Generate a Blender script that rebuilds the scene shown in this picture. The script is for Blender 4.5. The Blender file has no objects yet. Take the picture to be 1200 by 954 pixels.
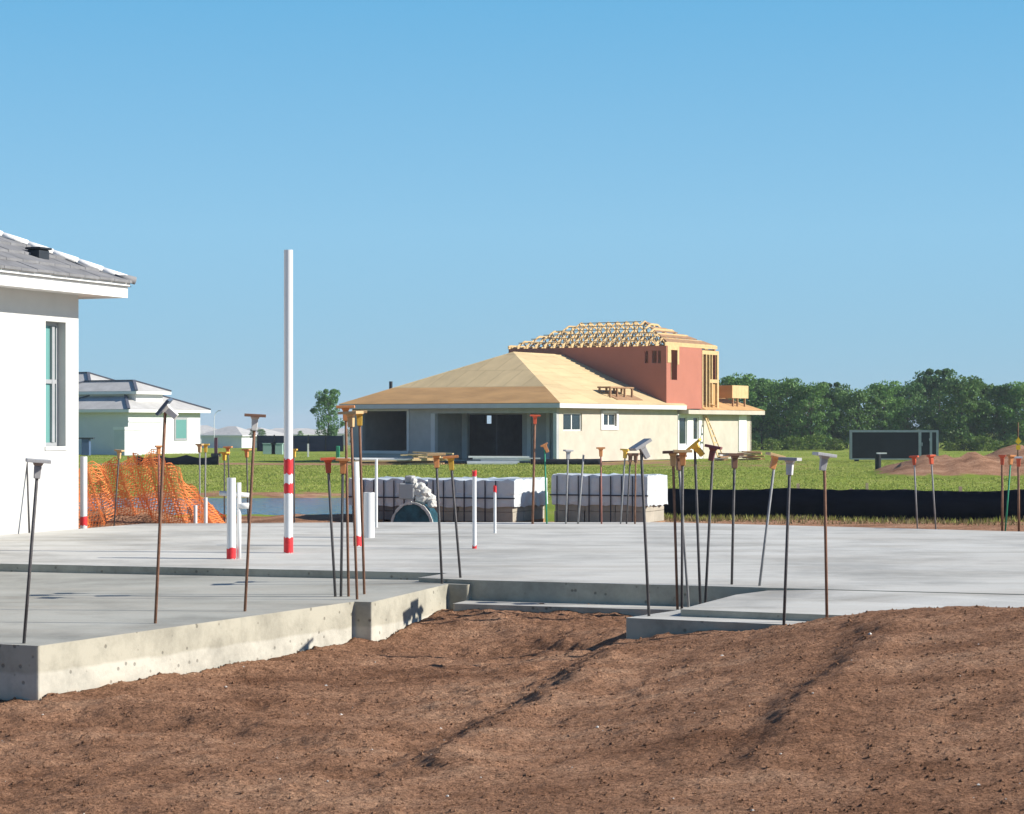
import bpy, math, random
import numpy as np
from mathutils import Vector, Matrix

random.seed(7)
rng = np.random.default_rng(7)
scene = bpy.context.scene
COL = scene.collection
R = math.radians

# ------------------------------------------------------------------ camera geometry
F = 2500.0            # focal length in photo pixels (1200 wide)
CX, HY = 600.0, 500.0  # vanishing centre, horizon row
H = 1.25              # eye height above the slab top (z = 0)

def G(px, py, z=0.0):
    Y = F * (H - z) / (py - HY)
    return Vector(((px - CX) * Y / F, Y, z))

def P(px, py, Y):
    return Vector(((px - CX) * Y / F, Y, H - (py - HY) * Y / F))

A = Vector((math.cos(R(-22)), math.sin(R(-22)), 0))   # along the slab front, to the right
B = Vector((math.sin(R(22)), math.cos(R(22)), 0))     # away from the camera

# ------------------------------------------------------------------ mesh builder
class MB:
    def __init__(s):
        s.v = []; s.f = []; s.m = []
    def add(s, vs, fs, mi=0):
        o = len(s.v)
        s.v += [tuple(p) for p in vs]
        for f in fs:
            s.f.append(tuple(i + o for i in f)); s.m.append(mi)
    def box(s, x0, x1, y0, y1, z0, z1, mi=0):
        s.add([(x0,y0,z0),(x1,y0,z0),(x1,y1,z0),(x0,y1,z0),(x0,y0,z1),(x1,y0,z1),(x1,y1,z1),(x0,y1,z1)],
              [(0,3,2,1),(4,5,6,7),(0,1,5,4),(1,2,6,5),(2,3,7,6),(3,0,4,7)], mi)
    def bar(s, p, q, w, h, up=(0,0,1), mi=0):
        p = Vector(p); q = Vector(q); d = (q - p).normalized(); u = Vector(up)
        if abs(d.dot(u)) > .98: u = Vector((1,0,0))
        a = d.cross(u).normalized(); b = a.cross(d).normalized()
        a *= w/2; b *= h/2
        s.add([p-a-b, p+a-b, p+a+b, p-a+b, q-a-b, q+a-b, q+a+b, q-a+b],
              [(0,1,2,3),(7,6,5,4),(4,5,1,0),(5,6,2,1),(6,7,3,2),(7,4,0,3)], mi)
    def cyl(s, p, q, r0, r1=None, n=10, cap=True, mi=0):
        r1 = r0 if r1 is None else r1
        p = Vector(p); q = Vector(q); d = (q-p).normalized()
        u = Vector((0,0,1)) if abs(d.z) < .9 else Vector((1,0,0))
        a = d.cross(u).normalized(); b = d.cross(a)
        vs = []
        for c, r in ((p, r0), (q, r1)):
            for i in range(n):
                t = 2*math.pi*i/n
                vs.append(c + a*(math.cos(t)*r) + b*(math.sin(t)*r))
        fs = [(i, i+n, (i+1)%n+n, (i+1)%n) for i in range(n)]
        if cap: fs += [tuple(range(n)), tuple(range(2*n-1, n-1, -1))]
        s.add(vs, fs, mi)
    def lathe(s, prof, n=16, mi=0):
        vs = []; k = len(prof)
        for r, z in prof:
            for i in range(n):
                t = 2*math.pi*i/n
                vs.append((r*math.cos(t), r*math.sin(t), z))
        fs = [(j*n+i, j*n+(i+1)%n, (j+1)*n+(i+1)%n, (j+1)*n+i) for j in range(k-1) for i in range(n)]
        s.add(vs, fs, mi)
    def prism(s, poly, z1, z0, top=0, side=0):
        """poly: (x,y) or (x,y,z) CCW; z1 default top height; z0 bottom"""
        n = len(poly)
        t = [(p[0], p[1], p[2] if len(p) > 2 else z1) for p in poly]
        b = [(p[0], p[1], z0) for p in poly]
        s.add(t, [tuple(range(n))], top)
        s.add(t + b, [(i, i+n, (i+1)%n+n, (i+1)%n) for i in range(n)], side)
        s.add(b, [tuple(range(n-1,-1,-1))], side)
    def wall(s, p, q, z0, z1, th, ops=(), mi=0):
        """wall from p to q (xy), thickness th to the left of p->q; ops: (a0,a1,za,zb) along the wall"""
        p = Vector((p[0],p[1],0)); q = Vector((q[0],q[1],0)); L = (q-p).length; d = (q-p)/L
        nrm = Vector((-d.y, d.x, 0))
        xs = sorted({0.0, L} | {min(max(o[k],0),L) for o in ops for k in (0,1)})
        zs = sorted({z0, z1} | {min(max(o[k],z0),z1) for o in ops for k in (2,3)})
        nx, nz = len(xs)-1, len(zs)-1
        def solid(i, j):
            if i < 0 or j < 0 or i >= nx or j >= nz: return False
            cx = (xs[i]+xs[i+1])/2; cz = (zs[j]+zs[j+1])/2
            return not any(o[0] < cx < o[1] and o[2] < cz < o[3] for o in ops)
        def pt(x, z, t): 
            r = p + d*x + nrm*(t*th); return (r.x, r.y, z)
        for i in range(nx):
            for j in range(nz):
                if not solid(i,j): continue
                a,b,c,e = xs[i],xs[i+1],zs[j],zs[j+1]
                s.add([pt(a,c,0),pt(b,c,0),pt(b,e,0),pt(a,e,0)], [(0,1,2,3)], mi)
                s.add([pt(a,c,1),pt(b,c,1),pt(b,e,1),pt(a,e,1)], [(3,2,1,0)], mi)
                if not solid(i-1,j): s.add([pt(a,c,0),pt(a,e,0),pt(a,e,1),pt(a,c,1)], [(0,1,2,3)], mi)
                if not solid(i+1,j): s.add([pt(b,c,0),pt(b,c,1),pt(b,e,1),pt(b,e,0)], [(0,1,2,3)], mi)
                if not solid(i,j-1): s.add([pt(a,c,0),pt(a,c,1),pt(b,c,1),pt(b,c,0)], [(0,1,2,3)], mi)
                if not solid(i,j+1): s.add([pt(a,e,0),pt(b,e,0),pt(b,e,1),pt(a,e,1)], [(0,1,2,3)], mi)
    def build(s, name, mats, parent=None, smooth=False, bevel=0, loc=None, rot=None):
        me = bpy.data.meshes.new(name)
        me.from_pydata(s.v, [], s.f)
        mats = mats if isinstance(mats, (list, tuple)) else [mats]
        for m in mats: me.materials.append(m)
        if len(mats) > 1: me.polygons.foreach_set('material_index', s.m)
        if smooth: me.polygons.foreach_set('use_smooth', [True]*len(me.polygons))
        me.update()
        o = bpy.data.objects.new(name, me); COL.objects.link(o)
        if parent: o.parent = parent
        if loc is not None: o.location = loc
        if rot is not None: o.rotation_euler = rot
        if bevel:
            b = o.modifiers.new('bevel', 'BEVEL'); b.width = bevel; b.segments = 2; b.limit_method = 'ANGLE'
        return o

def tag(o, label=None, cat=None, group=None, kind=None):
    if label: o['label'] = label
    if cat: o['category'] = cat
    if group: o['group'] = group
    if kind: o['kind'] = kind
    return o

def thing(name, label, cat, loc=(0,0,0), rz=0, group=None):
    o = bpy.data.objects.new(name, None); COL.objects.link(o)
    o.empty_display_size = .2
    o.location = loc; o.rotation_euler = (0,0,rz)
    return tag(o, label, cat, group)

def copy_tree(o, parent=None):
    c = o.copy(); COL.objects.link(c); c.parent = parent
    for ch in list(o.children): copy_tree(ch, c)
    return c

# ------------------------------------------------------------------ materials
def new_mat(name):
    m = bpy.data.materials.new(name); m.use_nodes = True
    return m, m.node_tree.nodes, m.node_tree.links, m.node_tree.nodes['Principled BSDF']

def mat(name, c, rough=.7, var=.15, scale=3.0, bump=0.0, bscale=40.0, c2=None, spec=.3, metal=0.0, stretch=(1,1,1), detail=6, rand=0.0, bdist=.01):
    m, n, l, b = new_mat(name)
    tc = n.new('ShaderNodeTexCoord'); mp = n.new('ShaderNodeMapping')
    mp.inputs['Scale'].default_value = stretch
    l.new(tc.outputs['Object'], mp.inputs['Vector'])
    ns = n.new('ShaderNodeTexNoise'); ns.inputs['Scale'].default_value = scale; ns.inputs['Detail'].default_value = detail
    ns.inputs['Roughness'].default_value = .65
    l.new(mp.outputs['Vector'], ns.inputs['Vector'])
    rp = n.new('ShaderNodeMapRange'); rp.inputs['From Min'].default_value = .3; rp.inputs['From Max'].default_value = .7
    l.new(ns.outputs['Fac'], rp.inputs['Value'])
    mx = n.new('ShaderNodeMix'); mx.data_type = 'RGBA'
    lo = [max(0, x*(1-var)) for x in c]
    hi = [min(1, x*(1+var)) for x in c] if c2 is None else list(c2)
    if c2 is not None: lo = list(c)
    mx.inputs['A'].default_value = (*lo, 1); mx.inputs['B'].default_value = (*hi, 1)
    l.new(rp.outputs['Result'], mx.inputs['Factor'])
    out = mx.outputs['Result']
    if rand:
        oi = n.new('ShaderNodeObjectInfo')
        mr = n.new('ShaderNodeMapRange'); mr.inputs['To Min'].default_value = 1-rand; mr.inputs['To Max'].default_value = 1+rand
        l.new(oi.outputs['Random'], mr.inputs['Value'])
        hs = n.new('ShaderNodeHueSaturation'); l.new(mr.outputs['Result'], hs.inputs['Value'])
        l.new(out, hs.inputs['Color']); out = hs.outputs['Color']
    l.new(out, b.inputs['Base Color'])
    b.inputs['Roughness'].default_value = rough; b.inputs['Specular IOR Level'].default_value = spec
    b.inputs['Metallic'].default_value = metal
    if bump:
        n2 = n.new('ShaderNodeTexNoise'); n2.inputs['Scale'].default_value = bscale; n2.inputs['Detail'].default_value = 6
        l.new(mp.outputs['Vector'], n2.inputs['Vector'])
        bp = n.new('ShaderNodeBump'); bp.inputs['Strength'].default_value = bump; bp.inputs['Distance'].default_value = bdist
        l.new(n2.outputs['Fac'], bp.inputs['Height']); l.new(bp.outputs['Normal'], b.inputs['Normal'])
    return m

M = {}
M['stucco'] = mat('white_stucco', (.56,.555,.53), .9, .07, 1.2, .25, 90)
M['white_trim'] = mat('white_trim_paint', (.80,.79,.76), .6, .03, 2)
M['roof_tile'] = mat('grey_roof_tile', (.20,.20,.205), .8, .25, 4, .3, 25, rand=0)
M['mortar'] = mat('white_mortar', (.80,.79,.77), .9, .08, 8, .4, 30)
M['dark_plastic'] = mat('dark_plastic', (.022,.028,.036), .55, .2, 5)
M['win_frame'] = mat('bronze_grey_frame', (.33,.34,.35), .5, .1, 5)
M['pvc'] = mat('white_pvc', (.70,.70,.69), .35, .03, 4, spec=.5)
M['red_paint'] = mat('red_paint', (.66,.035,.04), .5, .2, 25)
M['rod_dark'] = mat('dark_steel_rod', (.09,.085,.085), .6, .35, 9, .4, 120, metal=.2)
M['rod_rust'] = mat('rusty_steel_rod', (.20,.105,.065), .8, .4, 10, .4, 120)
M['rod_grey'] = mat('grey_steel_rod', (.25,.25,.25), .6, .3, 9)
M['rod_green'] = mat('green_painted_rod', (.03,.25,.14), .6, .3, 9)
M['rod_redox'] = mat('red_brown_rod', (.32,.14,.11), .8, .3, 9)
def cap_mat(nm, c): return mat(nm, c, .5, .18, 20, rand=.08)
M['cap_orange'] = cap_mat('orange_cap', (.64,.27,.10))
M['cap_tan'] = cap_mat('faded_orange_cap', (.60,.40,.20))
M['cap_yellow'] = cap_mat('yellow_cap', (.70,.44,.07))
M['cap_red'] = cap_mat('red_cap', (.62,.11,.05))
M['cap_grey'] = cap_mat('grey_cap', (.40,.40,.40))
M['cap_pale'] = cap_mat('pale_grey_cap', (.62,.62,.61))
M['cap_brown'] = cap_mat('brown_cap', (.21,.115,.075))
M['cap_maroon'] = cap_mat('maroon_cap', (.20,.07,.07))
M['cap_blue'] = cap_mat('slate_blue_cap', (.10,.14,.19))
M['cap_sunlit'] = cap_mat('sunlit_socket', (.70,.69,.65))  # near-white colour stands in for sunlight on the socket side
M['pine'] = mat('pine_lumber', (.60,.42,.21), .8, .15, 4)
M['pine_dark'] = mat('weathered_lumber', (.34,.20,.11), .85, .3, 5)
M['plywood_plain'] = mat('plywood_sheathing', (.64,.485,.265), .85, .10, 1.3, stretch=(1,.35,1))
M['plywood_old'] = mat('weathered_plywood', (.52,.30,.125), .85, .18, 1.3, stretch=(.35,1,1))
M['terracotta'] = mat('terracotta_wrap', (.43,.16,.11), .85, .07, .8)
M['cream'] = mat('cream_block_wall', (.51,.465,.38), .9, .10, 1.2, .3, 20)
M['grey_block'] = mat('grey_block_wall', (.40,.405,.40), .9, .15, 1.0, .3, 20)
M['fascia_grey'] = mat('primed_fascia', (.60,.61,.61), .7, .06, 2)
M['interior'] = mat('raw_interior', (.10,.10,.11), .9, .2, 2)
M['black_fabric'] = mat('black_silt_fabric', (.008,.011,.018), .8, .4, 1.5, .2, 3, stretch=(1,1,3), bdist=.03)
M['stake'] = mat('wood_stake', (.52,.40,.26), .85, .2, 10)
M['net'] = mat('orange_net', (.95,.27,.08), .55, .2, 3)
M['block'] = mat('concrete_block', (.17,.17,.17), .92, .25, 4, .4, 40)
M['block_pale'] = mat('pale_concrete_block', (.38,.345,.28), .92, .15, 4, .4, 40)
M['wrap'] = mat('white_plastic_wrap', (.57,.60,.61), .32, .06, 5, .7, 9, spec=.5, bdist=.03)
M['strap'] = mat('black_strap', (.03,.035,.05), .5, .2, 5)
M['teal_metal'] = mat('teal_painted_steel', (.018,.075,.10), .5, .7, 6)
M['crust'] = mat('dried_cement_crust', (.55,.54,.50), .95, .2, 14, .8, 30)
M['grey_metal'] = mat('galvanised_metal', (.42,.43,.45), .45, .15, 3, metal=.3)
M['black_panel'] = mat('black_panel', (.013,.015,.020), .5, .4, .8)
M['far_wall'] = mat('far_white_wall', (.68,.68,.68), .9, .05, .6)
M['far_roof'] = mat('far_grey_tile_roof', (.46,.45,.43), .9, .15, 1.0)
M['hip_cap'] = mat('dark_hip_tile', (.10,.11,.14), .8, .2, 4)
M['screen_blue'] = mat('dark_blue_screen', (.012,.03,.075), .8, .3, .3)
M['utility_green'] = mat('pale_green_cabinet', (.32,.46,.40), .6, .1, 1)
M['bin_blue'] = mat('blue_bin_plastic', (.07,.12,.22), .5, .1, 2)
M['chip'] = mat('pale_chip', (.62,.58,.52), .9, .2, 20)
M['purple'] = mat('purple_post', (.12,.04,.07), .7, .2, 3)
M['yellow_sign'] = mat('yellow_tape', (.75,.45,.02), .6, .1, 8)

def seamed(base, name, w, h):
    m = base.copy(); m.name = name; n = m.node_tree.nodes; l = m.node_tree.links; b = n['Principled BSDF']
    src = b.inputs['Base Color'].links[0].from_socket
    tc = n.new('ShaderNodeTexCoord'); br = n.new('ShaderNodeTexBrick'); br.inputs['Scale'].default_value = 1
    br.inputs['Brick Width'].default_value = w; br.inputs['Row Height'].default_value = h; br.inputs['Mortar Size'].default_value = .018
    br.inputs['Color1'].default_value = (1,1,1,1); br.inputs['Color2'].default_value = (.86,.86,.86,1); br.inputs['Mortar'].default_value = (.62,.6,.58,1)
    l.new(tc.outputs['Object'], br.inputs['Vector'])
    mx = n.new('ShaderNodeMix'); mx.data_type = 'RGBA'; mx.blend_type = 'MULTIPLY'; mx.inputs['Factor'].default_value = 1
    l.new(src, mx.inputs['A']); l.new(br.outputs['Color'], mx.inputs['B']); l.new(mx.outputs['Result'], b.inputs['Base Color'])
    return m
M['plywood'] = seamed(M['plywood_plain'], 'plywood_sheets', 1.22, 2.24)

def glass_mat(name, c):
    m, n, l, b = new_mat(name)
    b.inputs['Base Color'].default_value = (*c, 1); b.inputs['Roughness'].default_value = .04
    b.inputs['Specular IOR Level'].default_value = .6
    return m
M['glass_teal'] = glass_mat('teal_window_glass', (.13,.30,.28))
M['glass_dark'] = glass_mat('dark_window_glass', (.02,.035,.04))

def concrete_top(k=1.0, warm=1.0):
    m, n, l, b = new_mat('slab_concrete')
    tc = n.new('ShaderNodeTexCoord')
    mp = n.new('ShaderNodeMapping'); mp.inputs['Rotation'].default_value = (0,0,R(22)); mp.inputs['Scale'].default_value = (.35,1.6,1)
    l.new(tc.outputs['Object'], mp.inputs['Vector'])
    n1 = n.new('ShaderNodeTexNoise'); n1.inputs['Scale'].default_value = 1.3; n1.inputs['Detail'].default_value = 9; n1.inputs['Roughness'].default_value = .62
    l.new(mp.outputs['Vector'], n1.inputs['Vector'])
    cr = n.new('ShaderNodeValToRGB')
    e = cr.color_ramp.elements
    e[0].position = .28; e[0].color = (.39,.375,.33,1); e[1].position = .68; e[1].color = (.60,.59,.545,1)
    e2 = cr.color_ramp.elements.new(.46); e2.color = (.53,.52,.475,1)
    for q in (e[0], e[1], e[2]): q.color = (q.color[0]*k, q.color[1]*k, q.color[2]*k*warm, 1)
    l.new(n1.outputs['Fac'], cr.inputs['Fac'])
    n2 = n.new('ShaderNodeTexNoise'); n2.inputs['Scale'].default_value = 55; n2.inputs['Detail'].default_value = 4
    l.new(tc.outputs['Object'], n2.inputs['Vector'])
    mr = n.new('ShaderNodeMapRange'); mr.inputs['To Min'].default_value = .88; mr.inputs['To Max'].default_value = 1.10
    l.new(n2.outputs['Fac'], mr.inputs['Value'])
    n5 = n.new('ShaderNodeTexNoise'); n5.inputs['Scale'].default_value = .55; n5.inputs['Detail'].default_value = 10; n5.inputs['Roughness'].default_value = .7   # stains
    mp5 = n.new('ShaderNodeMapping'); mp5.inputs['Location'].default_value = (3.1,7.7,0); l.new(tc.outputs['Object'], mp5.inputs['Vector']); l.new(mp5.outputs['Vector'], n5.inputs['Vector'])
    m5 = n.new('ShaderNodeMapRange'); m5.inputs['From Min'].default_value = .36; m5.inputs['From Max'].default_value = .54; m5.inputs['To Min'].default_value = .66
    l.new(n5.outputs['Fac'], m5.inputs['Value'])
    mm = n.new('ShaderNodeMath'); mm.operation = 'MULTIPLY'; l.new(mr.outputs['Result'], mm.inputs[0]); l.new(m5.outputs['Result'], mm.inputs[1])
    hs = n.new('ShaderNodeHueSaturation'); l.new(cr.outputs['Color'], hs.inputs['Color']); l.new(mm.outputs[0], hs.inputs['Value'])
    n6 = n.new('ShaderNodeTexNoise'); n6.inputs['Scale'].default_value = .8; n6.inputs['Detail'].default_value = 12; n6.inputs['Roughness'].default_value = .78
    l.new(mp.outputs['Vector'], n6.inputs['Vector'])
    m6 = n.new('ShaderNodeMapRange'); m6.inputs['From Min'].default_value = .48; m6.inputs['From Max'].default_value = .74; m6.inputs['To Max'].default_value = .6
    l.new(n6.outputs['Fac'], m6.inputs['Value'])
    x6 = n.new('ShaderNodeMix'); x6.data_type = 'RGBA'; x6.inputs['B'].default_value = (.40,.345,.27,1)
    l.new(m6.outputs['Result'], x6.inputs['Factor']); l.new(hs.outputs['Color'], x6.inputs['A']); l.new(x6.outputs['Result'], b.inputs['Base Color'])
    b.inputs['Roughness'].default_value = .75; b.inputs['Specular IOR Level'].default_value = .35
    bp = n.new('ShaderNodeBump'); bp.inputs['Strength'].default_value = .25; bp.inputs['Distance'].default_value = .006
    l.new(n2.outputs['Fac'], bp.inputs['Height']); l.new(bp.outputs['Normal'], b.inputs['Normal'])
    return m
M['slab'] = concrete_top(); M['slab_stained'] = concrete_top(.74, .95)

def concrete_side():
    m, n, l, b = new_mat('formed_concrete')
    tc = n.new('ShaderNodeTexCoord'); sp = n.new('ShaderNodeSeparateXYZ'); l.new(tc.outputs['Object'], sp.inputs['Vector'])
    n1 = n.new('ShaderNodeTexNoise'); n1.inputs['Scale'].default_value = 5; n1.inputs['Detail'].default_value = 7
    l.new(tc.outputs['Object'], n1.inputs['Vector'])
    ad = n.new('ShaderNodeMath'); ad.operation = 'MULTIPLY_ADD'; ad.inputs[1].default_value = .05
    l.new(n1.outputs['Fac'], ad.inputs[0]); l.new(sp.outputs['Z'], ad.inputs[2])
    mr = n.new('ShaderNodeMapRange'); mr.inputs['From Min'].default_value = -.245; mr.inputs['From Max'].default_value = -.225
    l.new(ad.outputs[0], mr.inputs['Value'])
    mx = n.new('ShaderNodeMix'); mx.data_type = 'RGBA'
    mx.inputs['A'].default_value = (.50,.475,.40,1); mx.inputs['B'].default_value = (.40,.375,.30,1)
    l.new(mr.outputs['Result'], mx.inputs['Factor'])
    n1b = n.new('ShaderNodeTexNoise'); n1b.inputs['Scale'].default_value = 2.2; n1b.inputs['Detail'].default_value = 8; n1b.inputs['Roughness'].default_value = .7
    l.new(tc.outputs['Object'], n1b.inputs['Vector'])
    mr2 = n.new('ShaderNodeMapRange'); mr2.inputs['From Min'].default_value = .33; mr2.inputs['From Max'].default_value = .58
    mr2.inputs['To Min'].default_value = .66; mr2.inputs['To Max'].default_value = 1.08
    l.new(n1b.outputs['Fac'], mr2.inputs['Value'])
    # air holes
    vo = n.new('ShaderNodeTexVoronoi'); vo.inputs['Scale'].default_value = 11
    l.new(tc.outputs['Object'], vo.inputs['Vector'])
    th = n.new('ShaderNodeMapRange'); th.inputs['From Min'].default_value = .10; th.inputs['From Max'].default_value = .17; th.inputs['To Min'].default_value = .55
    l.new(vo.outputs['Distance'], th.inputs['Value'])
    mu = n.new('ShaderNodeMath'); mu.operation = 'MULTIPLY'; l.new(mr2.outputs['Result'], mu.inputs[0]); l.new(th.outputs['Result'], mu.inputs[1])
    hs = n.new('ShaderNodeHueSaturation'); l.new(mx.outputs['Result'], hs.inputs['Color']); l.new(mu.outputs[0], hs.inputs['Value'])
    l.new(hs.outputs['Color'], b.inputs['Base Color'])
    sa = n.new('ShaderNodeMath'); sa.operation = 'MULTIPLY_ADD'; sa.inputs[1].default_value = -.34; l.new(n1b.outputs['Fac'], sa.inputs[0]); l.new(sp.outputs['Z'], sa.inputs[2])
    sm = n.new('ShaderNodeMapRange'); sm.inputs['From Min'].default_value = -.60; sm.inputs['From Max'].default_value = -.54; sm.inputs['To Min'].default_value = .30; sm.inputs['To Max'].default_value = 0
    l.new(sa.outputs[0], sm.inputs['Value'])
    sx = n.new('ShaderNodeMix'); sx.data_type = 'RGBA'; sx.inputs['B'].default_value = (.36,.22,.14,1)
    l.new(sm.outputs['Result'], sx.inputs['Factor']); l.new(hs.outputs['Color'], sx.inputs['A']); l.new(sx.outputs['Result'], b.inputs['Base Color'])
    b.inputs['Roughness'].default_value = .9; b.inputs['Specular IOR Level'].default_value = .2
    bp = n.new('ShaderNodeBump'); bp.inputs['Strength'].default_value = .5; bp.inputs['Distance'].default_value = .012
    l.new(mu.outputs[0], bp.inputs['Height']); l.new(bp.outputs['Normal'], b.inputs['Normal'])
    return m
M['formed'] = concrete_side()

DIRT_LO, DIRT_HI, DIRT_DRY = (.215,.108,.062), (.40,.22,.132), (.56,.345,.22)
def dirt_color(n, l, tc):
    n1 = n.new('ShaderNodeTexNoise'); n1.inputs['Scale'].default_value = 1.1; n1.inputs['Detail'].default_value = 11; n1.inputs['Roughness'].default_value = .74
    mpd = n.new('ShaderNodeMapping'); mpd.inputs['Scale'].default_value = (.75,1.5,1); l.new(tc, mpd.inputs['Vector']); l.new(mpd.outputs['Vector'], n1.inputs['Vector'])
    n2 = n.new('ShaderNodeTexNoise'); n2.inputs['Scale'].default_value = 34; n2.inputs['Detail'].default_value = 5; n2.inputs['Roughness'].default_value = .8
    l.new(tc, n2.inputs['Vector'])
    cr = n.new('ShaderNodeValToRGB'); e = cr.color_ramp.elements
    e[0].position = .33; e[0].color = (*DIRT_LO, 1); e[1].position = .70; e[1].color = (*DIRT_DRY, 1)
    e3 = cr.color_ramp.elements.new(.52); e3.color = (*DIRT_HI, 1)
    l.new(n1.outputs['Fac'], cr.inputs['Fac'])
    mr = n.new('ShaderNodeMapRange'); mr.inputs['From Min'].default_value = .3; mr.inputs['From Max'].default_value = .7
    mr.inputs['To Min'].default_value = .42; mr.inputs['To Max'].default_value = 1.55
    l.new(n2.outputs['Fac'], mr.inputs['Value'])
    n3 = n.new('ShaderNodeTexNoise'); n3.inputs['Scale'].default_value = 75; n3.inputs['Detail'].default_value = 2   # dark crumbs
    l.new(tc, n3.inputs['Vector'])
    m3 = n.new('ShaderNodeMapRange'); m3.inputs['From Min'].default_value = .33; m3.inputs['From Max'].default_value = .46; m3.inputs['To Min'].default_value = .45
    l.new(n3.outputs['Fac'], m3.inputs['Value'])
    mm = n.new('ShaderNodeMath'); mm.operation = 'MULTIPLY'; l.new(mr.outputs['Result'], mm.inputs[0]); l.new(m3.outputs['Result'], mm.inputs[1])
    hs = n.new('ShaderNodeHueSaturation'); l.new(cr.outputs['Color'], hs.inputs['Color']); l.new(mm.outputs[0], hs.inputs['Value'])
    n4 = n.new('ShaderNodeTexNoise'); n4.inputs['Scale'].default_value = 11; n4.inputs['Detail'].default_value = 8; n4.inputs['Roughness'].default_value = .75
    l.new(tc, n4.inputs['Vector'])
    return hs.outputs['Color'], n4.outputs['Fac']

def dirt_mat():
    m, n, l, b = new_mat('brown_soil')
    tc = n.new('ShaderNodeTexCoord')
    c, h = dirt_color(n, l, tc.outputs['Object'])
    l.new(c, b.inputs['Base Color']); b.inputs['Roughness'].default_value = 1; b.inputs['Specular IOR Level'].default_value = .05
    bp = n.new('ShaderNodeBump'); bp.inputs['Strength'].default_value = 1; bp.inputs['Distance'].default_value = .075
    l.new(h, bp.inputs['Height']); l.new(bp.outputs['Normal'], b.inputs['Normal'])
    return m
M['dirt'] = dirt_mat()

def ground_mat():
    m, n, l, b = new_mat('grass_and_soil')
    tc = n.new('ShaderNodeTexCoord')
    c, h = dirt_color(n, l, tc.outputs['Object'])
    n1 = n.new('ShaderNodeTexNoise'); n1.inputs['Scale'].default_value = .12; n1.inputs['Detail'].default_value = 12; n1.inputs['Roughness'].default_value = .75
    l.new(tc.outputs['Object'], n1.inputs['Vector'])
    cr = n.new('ShaderNodeValToRGB'); e = cr.color_ramp.elements
    e[0].position = .34; e[0].color = (.14,.195,.03,1); e[1].position = .70; e[1].color = (.35,.32,.12,1)
    e3 = cr.color_ramp.elements.new(.52); e3.color = (.225,.285,.045,1)
    l.new(n1.outputs['Fac'], cr.inputs['Fac'])
    at = n.new('ShaderNodeAttribute'); at.attribute_name = 'soil'
    n3 = n.new('ShaderNodeTexNoise'); n3.inputs['Scale'].default_value = .9; n3.inputs['Detail'].default_value = 8
    l.new(tc.outputs['Object'], n3.inputs['Vector'])
    ad = n.new('ShaderNodeMath'); ad.operation = 'ADD'; l.new(at.outputs['Fac'], ad.inputs[0]); l.new(n3.outputs['Fac'], ad.inputs[1])
    mr = n.new('ShaderNodeMapRange'); mr.inputs['From Min'].default_value = .92; mr.inputs['From Max'].default_value = 1.08
    l.new(ad.outputs[0], mr.inputs['Value'])
    mx = n.new('ShaderNodeMix'); mx.data_type = 'RGBA'
    l.new(mr.outputs['Result'], mx.inputs['Factor']); l.new(cr.outputs['Color'], mx.inputs['A']); l.new(c, mx.inputs['B'])
    l.new(mx.outputs['Result'], b.inputs['Base Color']); b.inputs['Roughness'].default_value = 1; b.inputs['Specular IOR Level'].default_value = .05
    bp = n.new('ShaderNodeBump'); bp.inputs['Strength'].default_value = .8; bp.inputs['Distance'].default_value = .05
    l.new(h, bp.inputs['Height']); l.new(bp.outputs['Normal'], b.inputs['Normal'])
    return m
M['ground'] = ground_mat()

def water_mat():
    m, n, l, b = new_mat('pond_water')
    tc = n.new('ShaderNodeTexCoord'); mp = n.new('ShaderNodeMapping'); mp.inputs['Scale'].default_value = (1,.4,1)
    l.new(tc.outputs['Object'], mp.inputs['Vector'])
    n1 = n.new('ShaderNodeTexNoise'); n1.inputs['Scale'].default_value = 5; n1.inputs['Detail'].default_value = 4
    l.new(mp.outputs['Vector'], n1.inputs['Vector'])
    bp = n.new('ShaderNodeBump'); bp.inputs['Strength'].default_value = 1; bp.inputs['Distance'].default_value = .35
    l.new(n1.outputs['Fac'], bp.inputs['Height']); l.new(bp.outputs['Normal'], b.inputs['Normal'])
    b.inputs['Base Color'].default_value = (.03,.14,.27,1); b.inputs['Roughness'].default_value = .08
    return m
M['water'] = water_mat()

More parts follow.
